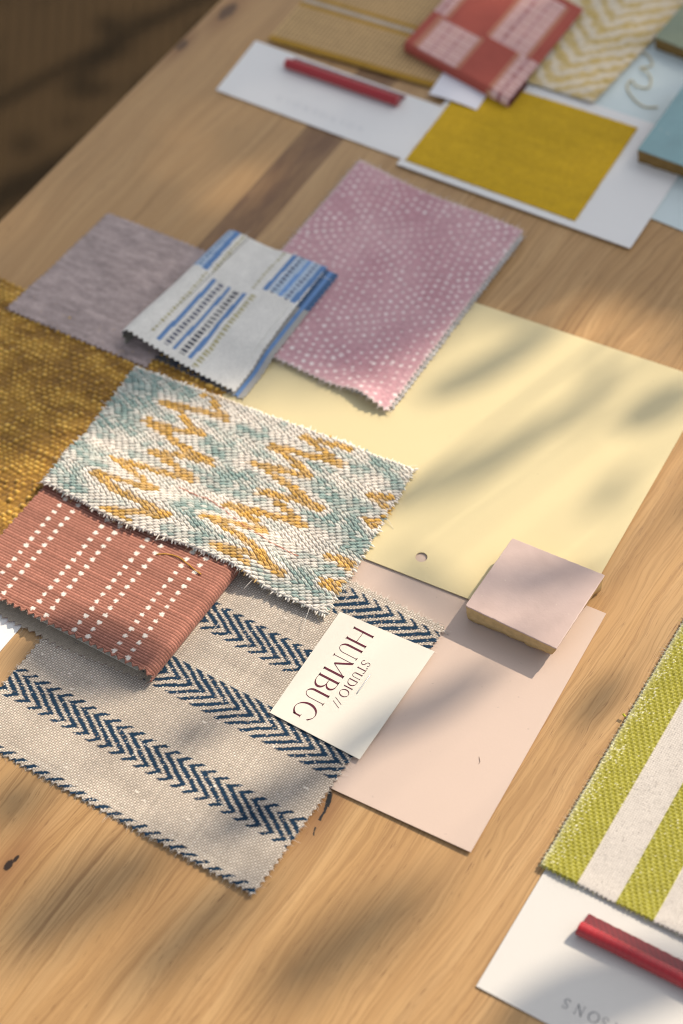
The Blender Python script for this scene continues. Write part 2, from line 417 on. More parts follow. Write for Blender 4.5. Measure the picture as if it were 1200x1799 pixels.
# yellow sheet with a punched hole
def yellow_sheet():
    z0, t = 1.0, 0.5
    bl, br, tr, tl = [np.array(p) for p in ((-96., -31.), (134.9, -9.5), (123., 172.5), (-98., 150.))]
    # outline with a circular hole: radial grid from hole rim out to the outline
    hc = np.array([50.4, -4.4]); n = 160
    per = np.concatenate([np.linspace(a, b_, 40, endpoint=False) for a, b_ in ((bl, br), (br, tr), (tr, tl), (tl, bl))])
    ang = np.arctan2(per[:, 1] - hc[1], per[:, 0] - hc[0])
    rim = hc + 3.0 * np.stack([np.cos(ang), np.sin(ang)], 1)
    rows = [rim, rim + (per - rim) * .15, rim + (per - rim) * .5, per]
    zc = lambda p: z0 + 0.5 * ((p[:, 1] - 70) / 90) ** 2 * 0.6
    top = np.array([np.concatenate([r, (zc(r) + t)[:, None]], 1) for r in rows]); low = top - [0, 0, t]
    mb = MB(); mb.grid(top, wrap=True, flip=True); mb.grid(low, wrap=True)
    mb.grid(np.array([top[-1], low[-1]]), wrap=True, flip=True); mb.grid(np.array([low[0], top[0]]), wrap=True, flip=True)
    o = mb.build('yellow_paint_sheet', M_YEL, smooth=False)
    tag(o, 'large butter yellow paint sheet with one punched hole, under the pink dotted fabric', 'paint sample')
yellow_sheet()
card('white_sample_card', [(-215, -236), (-98.2, -232), (-98.0, -112), (-215, -110)], 0.2, 0.4, M_WHITE,
     'white card corner on bare wood under the folded terracotta fabric at the left edge', 'card')

# ------------------------------------------------------------------ linen swatch with navy arrow stripes
NAVY = srgb(32, 56, 78); 
def linen_swatch():
    x0, y0 = -84.5, -203.6; W, H = 166.6, 168.6; p = 0.55
    r = np.random.default_rng(11)
    cream, flax, gap_shade = np.array([.90, .845, .77]), np.array([.36, .305, .25]), np.array([.17, .135, .105])  # last colour: weft brown, darkened with the shade between threads
    def seg(u, y, ya, yb, xa, xb, thick, per=7.0):
        """slanted stroke from (xa,ya) to (xb,yb), repeated every per mm along u"""
        lo, hi = min(ya, yb), max(ya, yb); xs = xa + (xb - xa) * (y - ya) / (yb - ya)
        d = (u - xs) / per; d = np.abs(d - np.round(d)) * per
        return (y >= lo) & (y <= hi) & (d < thick / 2)
    def dark(u, y):
        y = y + (vnoise(u, y, 4, 4, 3) - .5) * .5; u = u + (vnoise(u, y, 5, 5, 4) - .5) * .8
        k1 = (u + 84) / 166
        t1 = y - 0.9 * k1
        d = seg(u, t1, -160.0, -163.9, -37.6, -42.8, 2.7) | seg(u, t1, -163.6, -173.9, -42.8, -26.1, 4.3) | seg(u, t1, -173.6, -177.3, -26.1, -31.0, 2.7)
        # second stripe: its lower arms grow longer towards the right
        d |= seg(u, y, -116.6, -126.0, -8.4, 8.4, 4.3) | seg(u, y, -125.5, -135.4, 8.2, -6.6, 3.3)
        d |= seg(u, y, -79.3, -81.6, -7.0, -10.6, 2.9) | seg(u, y, -81.3, -91.7, -10.6, 7.6, 4.3) | seg(u, y, -91.3, -96.4, 7.4, 0.2, 2.8)
        d |= seg(u, y, -38.9, -42.3, 37.2, 42.9, 2.6) | seg(u, y, -41.9, -52.6, 42.9, 27.0, 3.9) | seg(u, y, -52.3, -55.5, 27.2, 32.6, 3.0)
        d |= seg(u, y, -199.9, -206, -56.3, -65.0, 2.9)
        return d
    def cfn(I, J, U, V):
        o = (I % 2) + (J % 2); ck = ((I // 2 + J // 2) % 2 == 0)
        c = np.where((o == 2)[..., None], np.where(ck[..., None], cream, cream * .62), np.where((o == 1)[..., None], flax * 1.25, gap_shade))
        wa = r.normal(1, .035, I.max() // 2 + 2); we = r.normal(1, .035, J.max() // 2 + 2)
        c = c * (wa[I // 2] * we[J // 2])[..., None] * r.normal(1, .07, I.shape)[..., None]
        lo = vnoise(U, V, 22, 9, 8); c = c * (0.9 + .2 * lo)[..., None]
        slub = (vnoise(U, V, 6, 1.1, 9) > .975)[..., None]; c = np.where(slub, c * .3 + cream * .75, c)
        y = V + y0; dk = dark(U + x0, y)
        ink = NAVY * (0.75 + .5 * (o / 2))[..., None] * r.normal(1, .12, I.shape)[..., None]
        spk = r.random(I.shape) < np.where(o == 2, .05, .02)
        return np.where((dk & ~spk)[..., None], ink, c)
    def zf(x, y):
        over = 1 / (1 + np.exp(-(x - 20) / 4))
        edge = np.exp(-((y + 203) / 14) ** 2)
        return 0.25 + over * 1.0 + .8 * vnoise(x + 300, y + 300, 37, 33, 2) + edge * .5 * np.sin(x / 17) ** 2 + np.clip((x - 60) / 22, 0, 1) ** 2 * .1
    mb = MB()
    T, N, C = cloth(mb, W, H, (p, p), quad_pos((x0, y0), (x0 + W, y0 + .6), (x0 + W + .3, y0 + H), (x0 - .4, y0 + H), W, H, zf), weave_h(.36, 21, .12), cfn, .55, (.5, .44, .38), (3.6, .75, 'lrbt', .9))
    frays(mb, T, 1800, 1.6, .07, [(.7, .65, .58), (.5, .44, .38), (.8, .76, .7)])
    frays(mb, T, 60, 5.5, .09, [(.45, .42, .38), (.3, .28, .26)], sel=lambda R: np.hypot(R[:, 0] - 82, R[:, 1] + 36) < 5)
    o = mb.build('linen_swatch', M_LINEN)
    tag(o, 'natural linen fabric swatch printed with navy arrow stripes, pinked edges, under the lettered card', 'fabric swatch')
linen_swatch()

# ------------------------------------------------------------------ mustard chenille, taupe felted square
def chenille():
    bl, br, tr, tl = (-300, -118), (-92, -116), (-96, 44), (-300, 40); W, H = 206, 160
    r = np.random.default_rng(5); pu, pv = 3.5, 2.8
    nI, nJ = int(W / pu) + 6, int(H / pv) + 6
    R1 = r.random((nJ, nI)); 
    def cell(U, V):
        jv = V / pv + (vnoise(U, V, 19, 9, 3) - .5) * 1.2; j = np.floor(jv).astype(int) % nJ
        iu = U / pu + (j % 2) * .5 + (vnoise(U, V, 8, 17, 4) - .5) * 1.0; i = np.floor(iu).astype(int) % nI
        return i, j, iu - np.floor(iu), jv - np.floor(jv)
    def hfn(I, J, U, V):
        i, j, f, g = cell(U, V); a = R1[j, i]
        return (np.sin(math.pi * f) * np.sin(math.pi * g)) ** .7 * (.3 + 1.5 * a) + r.normal(0, .10, U.shape) + (vnoise(U, V, 30, 4, 6) - .5) * .5
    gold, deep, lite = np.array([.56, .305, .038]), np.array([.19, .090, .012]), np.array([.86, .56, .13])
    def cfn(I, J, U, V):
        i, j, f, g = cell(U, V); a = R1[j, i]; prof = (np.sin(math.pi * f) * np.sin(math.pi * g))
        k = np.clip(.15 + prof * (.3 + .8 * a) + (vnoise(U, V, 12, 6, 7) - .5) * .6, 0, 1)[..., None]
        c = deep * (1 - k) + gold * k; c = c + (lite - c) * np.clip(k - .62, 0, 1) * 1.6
        return c * r.normal(1, .14, U.shape)[..., None]
    mb = MB()
    T, N, C = cloth(mb, W, H, (.72, .72), quad_pos(bl, br, tr, tl, W, H, lambda x, y: .3 + .5 * vnoise(x + 400, y + 300, 40, 35, 1)), hfn, cfn, 1.1, (.3, .2, .08), (5, .8, 'lrbt', 1.3))
    fuzz(mb, T, C, 9000, 1.0, .06, 0, gain=1.2)
    tag(mb.build('chenille_swatch', M_CHENILLE), 'thick golden mustard chenille fabric swatch, slubby, at the left edge under the taupe square', 'fabric swatch')
chenille()
def taupe():
    W, H = 92, 91; r = np.random.default_rng(6)
    base = np.array([.375, .30, .285])
    def cfn(I, J, U, V):
        k = .82 + .40 * vnoise(U, V, 7, 2.2, 1) + .25 * (vnoise(U, V, 2.2, 1.2, 2) - .5) + .15 * (vnoise(U, V, 20, 20, 3) - .5)
        c = base * k[..., None]; return c * r.normal(1, .05, U.shape)[..., None]
    mb = MB()
    T, N, C = cloth(mb, W, H, (.8, .8), quad_pos((-235, 22.7), (-142.5, 27), (-140.5, 117.5), (-231.8, 113.5), W, H, lambda x, y: 2.0 + np.clip((30 - y) / 10, 0, 1) * .8 + .9 * vnoise(x + 400, y, 27, 25, 1) - np.clip((y - 42) / 18, 0, 1) * 1.7), lambda I, J, U, V: (vnoise(U, V, 1.6, 1.6, 4) - .5) * .35, cfn, .9, base * .8, (3.4, .85, 'lrbt', 1.1))
    frays(mb, T, 500, 1.0, .09, [(.42, .35, .33), (.5, .42, .40)])
    tag(mb.build('taupe_swatch', M_FELT), 'plain mottled taupe grey fabric square with pinked edges, beside the table edge', 'fabric swatch')
taupe()

# ------------------------------------------------------------------ folded terracotta swatch with white dots
def fold_path(xo, xf, zb, zt, rise, nd, xe=None):
    """profile (x, z): lower layer from xo to the fold at xf, round the fold, back along the top to xe"""
    sgn = 1 if xf > xo else -1; rad = (zt + rise - zb) / 2; xe = xo if xe is None else xe
    a = np.linspace(0, 1, 60)[:, None]
    low = np.concatenate([xo + (xf - sgn * rad - xo) * a, np.full_like(a, zb)], 1)
    th = np.linspace(-math.pi / 2, math.pi / 2, 24)[1:-1]
    arc = np.stack([xf - sgn * rad + sgn * rad * np.cos(th), zb + rad + rad * np.sin(th)], 1)
    b = np.linspace(0, 1, 60)[:, None]
    ease = (1 - b) ** 2
    top = np.concatenate([xf - sgn * rad + (xe - xf + sgn * rad) * b, zt + rise * ease], 1)
    P = np.concatenate([low, arc, top]); s = np.concatenate([[0], np.cumsum(np.linalg.norm(np.diff(P, axis=0), axis=1))])
    return P, s
def terracotta():
    P, s = fold_path(-138, -22.6, 1.5, 7.2, 2.2, 1); W = s[-1]; y0, H = -136.8, 79.0; r = np.random.default_rng(9)
    def pos(U, V):
        x = np.interp(U, s, P[:, 0]); z = np.interp(U, s, P[:, 1]); top = U > W / 2
        y = y0 + V + np.where(top, 0.0, -5.0 * np.clip((-24 - x) / 45, .15, 1)) + (x + 138) * .018 * np.where(top, 1, 1.0)
        z = z + np.where(top, .5 * np.sin((x + 138) / 36) * np.exp(-V / 40), .15 * np.sin(x / 9))
        z = z + np.where(top & (V > 60), 0, 0)
        return np.stack([x, y, z], -1)
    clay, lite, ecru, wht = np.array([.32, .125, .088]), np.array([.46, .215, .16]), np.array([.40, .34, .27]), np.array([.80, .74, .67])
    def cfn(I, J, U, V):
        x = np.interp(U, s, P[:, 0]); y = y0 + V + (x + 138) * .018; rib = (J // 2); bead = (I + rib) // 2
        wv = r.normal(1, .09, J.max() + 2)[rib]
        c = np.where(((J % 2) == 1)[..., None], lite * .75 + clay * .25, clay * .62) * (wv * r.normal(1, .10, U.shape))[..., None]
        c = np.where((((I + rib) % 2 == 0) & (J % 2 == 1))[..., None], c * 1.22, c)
        dots = np.zeros(U.shape, bool)
        for ux in (-122.5, -96.0, -70.5, -46.2, -148.0):
            for off, dy in ((0, 0.), (8.2, .1)):
                xx = x + .02 * (y + 100); q = (y + 84.3 - dy) / 4.84; k = np.round(q); sx = (np.sin(k * 12.9 + ux) * 43758.5) % 1
                dots |= (((xx - ux - off - (sx - .5) * .5) / 1.35) ** 2 + ((q - k) * 4.84 / 1.08) ** 2 < 1 + (sx - .5) * .3)
        dots &= U > W * .45
        return np.where(dots[..., None], wht * r.normal(1, .06, U.shape)[..., None], c)
    def hfn(I, J, U, V):
        rib = J // 2
        return np.where(J % 2 == 1, .24 + .12 * np.where((I + rib) % 2 == 0, 1, -1), -.36) + r.normal(0, .03, U.shape)
    def back(U, V):
        a = np.floor(U / .55) + np.floor(V / .55); return ecru * (np.where(a % 2 == 0, 1.12, .85) * r.normal(1, .08, U.shape))[..., None]
    mb = MB()
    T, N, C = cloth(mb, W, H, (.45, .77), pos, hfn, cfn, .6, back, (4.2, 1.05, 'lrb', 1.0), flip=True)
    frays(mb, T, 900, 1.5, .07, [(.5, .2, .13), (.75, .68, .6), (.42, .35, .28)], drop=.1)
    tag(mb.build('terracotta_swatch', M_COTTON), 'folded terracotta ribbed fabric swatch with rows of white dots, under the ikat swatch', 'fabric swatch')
terracotta()
card('paper_slip', [(-96, -134.4), (-32, -133.3), (-32, -98), (-96, -98)], 3.2, 0.35, M_CREAM,
     'cream paper slip tucked inside the fold of the terracotta dotted fabric', 'paper')

# ------------------------------------------------------------------ chunky ikat zigzag swatch: real yarn floats over a base cloth
AMB = [[(-101.7, 25.6), (-97.6, 25.5), (-89.5, 19.6), (-81.5, 16.8)], [(-82.1, 17.7), (-94.3, 14.9), (-118.2, 8.4)], [(-118.2, 8.4), (-105.4, 9.0), (-99.5, 4.3), (-88.2, 1.8)],
 [(-88.2, 1.8), (-102.5, -3.6), (-117.1, -6.0)], [(-117.1, -6.0), (-98.5, -9.2), (-85.2, -11.1), (-73.2, -11.3)], [(-73.2, -11.3), (-88.9, -15.7), (-103.2, -21.1)],
 [(-103.2, -21.1), (-92.8, -21.6), (-73.8, -26.0)], [(-73.8, -26.0), (-87.7, -28.8), (-116.2, -36.6)], [(-116.2, -36.6), (-100.8, -38.4), (-86.1, -42.2)],
 [(-86.1, -42.2), (-101.1, -46.3), (-118.5, -51.2)], [(-118.5, -51.2), (-102.5, -52.5), (-90.6, -52.4), (-69.1, -53.6)], [(-69.1, -53.6), (-84.2, -58.6), (-100.3, -66.4)], [(-100.3, -66.4), (-93.3, -65.1), (-82.6, -66.3)],
 [(-101.1, 24.4), (-92.3, 28.0), (-76.2, 31.9)], [(-39.9, 27.2), (-29.4, 29.6), (-15.9, 33.0)], [(-34.6, 26.5), (-25.8, 24.1), (-13.5, 21.7)],
 [(-13.9, 22.2), (-33.9, 17.9), (-51.6, 13.5)], [(-51.6, 13.5), (-38.5, 12.1), (-24.1, 6.6)], [(-24.1, 6.6), (-39.5, 2.6), (-54.2, -0.8)], [(-45.6, -1.0), (-29.6, -3.3), (-21.0, -5.5), (-8.0, -7.3)],
 [(-8.0, -7.3), (-23.0, -9.7), (-40.1, -14.6)], [(-30.9, -15.8), (-21.5, -17.4), (-9.9, -20.6)], [(-9.6, -21.1), (-27.8, -24.1), (-51.3, -30.0)], [(-50.1, -30.0), (-34.9, -31.2), (-22.0, -36.3)],
 [(-22.0, -36.3), (-36.2, -39.8), (-53.2, -44.8)], [(-47.5, -44.3), (-24.8, -47.9), (-2.3, -51.9)], [(-2.3, -51.9), (-20.0, -53.4), (-37.8, -58.4)], [(-33.9, -58.9), (-19.5, -59.3)],
 [(8.7, 12.7), (23.7, 18.7)], [(13.8, 12.1), (24.5, 9.8)], [(24.5, 4.1), (16.4, -1.5)], [(16.4, -1.5), (22.0, -3.1)], [(11.6, -30.4), (25.8, -27.5)], [(18.5, -30.5), (27.5, -32.1)], [(18.1, -45.9), (27.5, -41.0)], [(22.7, -45.9), (27.2, -45.9)]]
def ikat_z(x, y):
    """rests on the terracotta roll at lower left, falls to the linen and the yellow sheet on the right"""
    a = np.clip((-2 - x) / 22, 0, 1); a = a * a * (3 - 2 * a)
    b = np.clip((-24 - y) / 26, 0, 1); b = b * b * (3 - 2 * b)
    z = 2.1 + b * 1.9 + a * b * 6.0 + a * (1 - b) * 1.6
    return z + .5 * np.sin(x / 23 + 1) * np.cos(y / 31) + .4
def ikat():
    W, H = 168, 98; r = np.random.default_rng(13)
    cs = [lift(p, 6, z) for p, z in (((-139.6, -66.5), 9.0), ((29.7, -60.8), 5.3), ((20.2, 38.7), 3.2), ((-145.2, 22.8), 5))]
    base_pos = quad_pos(*cs, W, H, ikat_z)
    def pos(U, V):
        P = base_pos(U, V)
        P[..., 1] += -3.2 * np.exp(-((P[..., 0] + 92) / 26) ** 2) * np.clip(1 - V / 45, 0, 1) + 1.2 * np.exp(-((P[..., 0] + 30) / 20) ** 2) * np.clip(1 - V / 30, 0, 1)
        return P
    white, teal, pale, amber = np.array([.74, .685, .615]), np.array([.27, .365, .34]), np.array([.50, .54, .495]), np.array([.60, .36, .085])
    mb = MB()
    T, N, C = cloth(mb, W, H, (1.5, 1.3), pos, lambda I, J, U, V: r.normal(0, .1, U.shape), lambda I, J, U, V: np.broadcast_to(white * .75, U.shape + (3,)) * r.normal(1, .1, U.shape)[..., None], .7, (.55, .5, .43), (4.2, .7, 'lrbt', 1.4))
    # yarn floats
    rows = int(H / 1.62); fl = 4.0; us, vs, rr = [], [], []
    for j in range(rows):
        v = (j + .5) * H / rows
        k = np.arange(-1, int(W / fl) + 2)
        zz = abs(((j / 6) % 2) - 1) * 6           # herringbone: the step direction reverses
        u = k * fl + zz * 1.05 + r.normal(0, .18, len(k))
        us.append(u); vs.append(np.full(len(k), v) + r.normal(0, .08, len(k))); rr.append(np.full(len(k), j))
    u, v, jj = map(np.concatenate, (us, vs, rr)); ok = (u > .6) & (u < W - .6); u, v, jj = u[ok], v[ok], jj[ok]
    n = len(u); slant = np.where(((jj / 6) % 2) < 1, 1, -1) * .32 + r.normal(0, .06, n)
    t = np.linspace(-.5, .5, 7); Lf = fl * r.uniform(.98, 1.22, (n, 1))
    Uf = np.clip(u[:, None] + t * Lf, -.9, W + .9); Vf = np.clip(v[:, None] + t * Lf * slant[:, None], -.4, H + .4)
    P = pos(Uf, Vf); P[..., 2] += .75 + .62 * np.cos(t * math.pi * .98)[None] * r.uniform(.75, 1.2, (n, 1))
    pc = base_pos(u[:, None], v[:, None])[:, 0, :2]
    q = lift(pc, 4.5, 6.0)                       # the pattern polylines were measured at 6 mm
    d = np.full(n, 99.)
    for pl in AMB:
        for a, b in zip(pl[:-1], pl[1:]):
            a, b = np.array(a), np.array(b); ab = b - a; tt = np.clip(((q - a) @ ab) / (ab @ ab), 0, 1)
            d = np.minimum(d, np.linalg.norm((q - a - tt[:, None] * ab) * [1, 1.1], axis=1))
    d = d + r.normal(0, .28, n)
    big = vnoise(q[:, 0] + 300, q[:, 1] + 300, 16, 9, 3); mid = vnoise(q[:, 0] + 300, q[:, 1] + 300, 6, 3.4, 4)
    corner = np.clip((-95 - q[:, 0]) / 40, 0, 1) * np.clip((q[:, 1] + 25) / 35, 0, 1)
    big = big + corner * .5 + .06
    ts = np.clip((big * .75 + mid * .5 - .42) * 1.9, 0, 1) * r.uniform(.45, 1.15, n)
    ts = np.clip(ts, 0, 1) * np.clip((d - 3.2) / 2.5, .05, 1)
    alt = (((u / fl).astype(int) + jj) % 3 == 0); 
    col = white + (pale - white) * np.clip(ts * 1.5, 0, 1)[:, None]; col = col + (teal - col) * np.clip(ts * 1.5 - .38, 0, 1)[:, None]
    col = np.where((alt & (r.random(n) < .6))[:, None], col * .5 + white * .5, col)
    am = (np.clip((2.35 - d) / .4, 0, 1) * r.uniform(.8, 1., n))[:, None]; acol = amber * r.uniform(.72, 1.2, (n, 1)) * np.array([1, r.uniform(.95, 1.05), 1])
    col = col * (1 - am) + acol * am
    edge = (v < 1.4) | (v > H - 1.4); col = np.where(edge[:, None], col * .25 + white * .8, col)
    col = np.clip(col * r.normal(1, .06, (n, 1)), 0, 1)
    prof = np.sqrt(np.clip(1 - (t * 1.88) ** 2, .06, 1))
    # every float is two plied strands
    nrm = np.stack([-slant, np.ones(n), np.zeros(n)], 1); nrm /= np.linalg.norm(nrm, axis=1, keepdims=True)
    tw = np.sin(t * 4.2)[None, :, None]
    for sgn in (1, -1):
        mb.tubes(P + sgn * (.33 * nrm[:, None] * np.cos(t * 4.2)[None, :, None] + np.array([0, 0, .2]) * tw), .56 * prof, col * r.uniform(.9, 1.08, (n, 1)), 5)
    # cut tufts along the outline
    R = ring_of(T); m_ = 620; i = (np.arange(m_) * len(R) // m_); o_ = R[(i + 3) % len(R)] - R[i - 3]
    o_ = np.stack([o_[:, 1], -o_[:, 0], 0 * o_[:, 0]], 1); o_ /= np.linalg.norm(o_, axis=1, keepdims=True)
    tt = np.linspace(0, 1, 4)[None, :, None]
    Pt = R[i][:, None] - o_[:, None] * .8 + (o_[:, None] + r.normal(0, .25, (m_, 1, 3))) * r.uniform(1.0, 2.3, (m_, 1, 1)) * tt
    Pt[..., 2] += .35 - .4 * tt[..., 0]
    near = np.linalg.norm(q[None, ::7] - lift(R[i][:, :2], 4.5, 6)[:, None], axis=2).argmin(1) * 7
    tc = np.where((r.random(m_) < .55)[:, None], white * 1.05, col[np.minimum(near, n - 1)])
    mb.tubes(Pt, r.uniform(.3, .55, (m_, 1)) * np.array([.9, 1.1, 1., .35]), np.clip(tc, 0, 1), 5)
    frays(mb, T, 900, 1.9, .06, [(.8, .76, .7), (.7, .68, .62), (.55, .4, .15)], drop=.15)
    frays(mb, T, 9, 9., .16, [(.8, .76, .7)], drop=.1)
    o = mb.build('ikat_swatch', M_YARN)
    tag(o, 'chunky woven fabric swatch with amber zigzags on teal and cream yarn, frayed edges', 'fabric swatch')
    mb = MB(); pts = np.array([(-76.6, -34.5), (-66, -33.8), (-57.9, -32.6), (-50, -34), (-43.7, -35.8), (-35, -38), (-28.1, -39.4), (-14.8, -39.9), (-.9, -38.0)])
    pts = np.stack([np.interp(np.linspace(0, 8, 80), np.arange(9), pts[:, k]) for k in (0, 1)], 1) + np.stack([np.zeros(80), np.sin(np.arange(80) * .45) * .25], 1)
    pts = lift(pts, 7, 6); P = np.concatenate([pts, (ikat_z(pts[:, 0], pts[:, 1]) + 1.75 + .25 * np.sin(np.arange(80) * .9))[:, None]], 1)
    mb.tubes(P[None], .26, (.50, .19, .13), 5); mb.build('loose_red_yarn', M_YARN, o)
ikat()
def thread(name, pts, r, col, label, n=60):
    pts = np.array(pts, float); k = len(pts); s = np.linspace(0, k - 1, n); out = []
    for a in s:                                   # Catmull-Rom
        i = min(int(a), k - 2); f = a - i; p0, p1, p2, p3 = pts[max(i - 1, 0)], pts[i], pts[i + 1], pts[min(i + 2, k - 1)]
        out.append(.5 * ((2 * p1) + (-p0 + p2) * f + (2 * p0 - 5 * p1 + 4 * p2 - p3) * f * f + (-p0 + 3 * p1 - 3 * p2 + p3) * f ** 3))
    mb = MB(); mb.tubes(np.array(out)[None], r * np.concatenate([[.5], np.ones(n - 2), [.4]]), col, 6)
    tag(mb.build(name, M_YARN), label, 'thread')
thread('gold_thread', [(-61.5, -75.2, 9.3), (-57, -72.5, 9.5), (-51, -71.2, 9.7), (-45, -72.2, 9.9), (-39, -73.6, 10.2), (-34.5, -74.4, 10.4)], .28, (.55, .30, .04),
       'short golden loose thread lying on terracotta fabric along the ikat swatch edge')

# ------------------------------------------------------------------ folded blue striped cotton
def blue_swatch():
    P, s = fold_path(-84.6, -164.0, 2.4, 4.4, 9.5, 1, xe=-90.2); W = s[-1]; H = 97; r = np.random.default_rng(15)
    def pos(U, V):
        x = np.interp(U, s, P[:, 0]); z = np.interp(U, s, P[:, 1]); f = V / H; top = U > W * .49
        k = np.clip((-x - 85) / 80, 0, 1)
        y = 36.2 + V * (1.0 + .015) + f * np.where(top, (1 - k) * 2.0 - k * 3.5, 1.5) + np.where(top, 0, -.8)
        x = x + f * np.where(x < -150, 5.0, -3.0) + np.where(top & (x > -95), -2.5 * f, 0)
        z = (z - 2.4) * (1 - .42 * f) + 2.4 + .55 * np.sin(V / 13 + x / 30) * np.where(top, 1, .3)
        g = np.clip((x + 134) / 22, 0, 1) * np.clip((y - 52) / 18, 0, 1); z = z + 3.3 * g * g * (3 - 2 * g)
        return np.stack([x, y, z], -1)
    wht, blue, navy, oliv, pb = np.array([.70, .68, .635]), np.array([.13, .235, .44]), np.array([.045, .05, .075]), np.array([.40, .36, .20]), np.array([.40, .49, .60])
    def cfn(I, J, U, V):
        PP = pos(U, V); x, y = PP[..., 0], PP[..., 1]; x = x + (y - 40) * .008
        c = np.broadcast_to(wht, U.shape + (3,)).copy() * r.normal(1, .04, U.shape)[..., None]
        top = U > W * .47
        def st(x0, wd, ya, yb, col, dash=0, duty=.55, lay=True):
            nonlocal c
            mk = (np.abs(x - x0) < wd / 2) & (y > ya) & (y < yb) & (top == lay)
            if dash: mk &= ((y / dash) % 1) < duty
            c = np.where(mk[..., None], np.asarray(col) * r.normal(1, .08, U.shape)[..., None], c)
        st(-134, 22, 43, 96.5, wht * .93)
        for x0, wd, col in ((-143.6, 2.5, blue), (-133.6, 2.0, blue), (-123.4, 2.7, blue)): st(x0, wd, 41.5, 96, col)
        st(-138.6, 3.0, 41.5, 96, navy * 2., 3.1); st(-128.5, 3.6, 41.5, 96, navy, 3.1)
        st(-149.2, 1.7, 43, 98, oliv, 2.8); st(-118.6, 2.2, 38, 97, oliv, 2.8, .7); st(-116.9, 1.3, 39, 97, oliv * 1.1, 2.8, .5)
        st(-156.5, 9, 98, 140, pb); st(-151.6, 3.2, 98, 140, blue); st(-155.6, 1.5, 98, 140, blue * .8, 3.1); st(-158.8, 1.5, 98, 140, blue * 1.2, 3.1); st(-147.2, 2.2, 99, 140, oliv, 2.8)
        st(-104, 17, 104, 142, pb); st(-114.6, 2.9, 103, 142, blue); st(-110.3, 2.3, 103, 142, navy * 2, 3.1); st(-105.3, 2.2, 103, 142, blue * 1.3); st(-101, 2., 103, 142, navy * 3, 3.1); st(-96.4, 3.4, 103, 142, blue)
        st(-121.6, 1.8, 101, 142, oliv, 2.8)
        st(-90.2, 4.5, 30, 104, blue * 1.25, 0, 1, False); st(-88.5, 9, 104, 142, blue * .9, 0, 1, False); st(-84.6, 1.6, 30, 142, navy * 4, 2.2, .5, False)
        return c
    def hfn(I, J, U, V): return weave_h(.09, 4, .2)(I, J, U, V)
    def back(U, V):
        k = vnoise(U, V, 3, 30, 2)[..., None]
        rim = (U < 9.5)[..., None]; strp = (np.abs(U - 4.6) < 1.1)[..., None]
        inner = np.where(strp, blue * 1.15, np.where((V > 66)[..., None], blue * .55, wht * .55))
        return np.where(rim, inner, 1.0) * np.where(rim, 1.0, (wht * .25) * (1 - k) + navy * 1.3 * k + np.where(vnoise(U, V, 5, 60, 8)[..., None] > .7, oliv * .25, 0))
    mb = MB()
    T, N, C = cloth(mb, W, H, (.62, .62), pos, hfn, cfn, .5, back, (3.4, .85, 'lrb', .9))
    frays(mb, T, 420, 1.2, .07, [(.75, .72, .68), (.4, .45, .5)], drop=.1)
    frays(mb, T, 14, 8, .1, [(.75, .70, .62)], drop=0, sel=lambda R: R[:, 1] > 125)
    tag(mb.build('blue_striped_swatch', M_LINEN), 'folded off white cotton swatch with woven blue stripe blocks and olive dashes', 'fabric swatch')
blue_swatch()

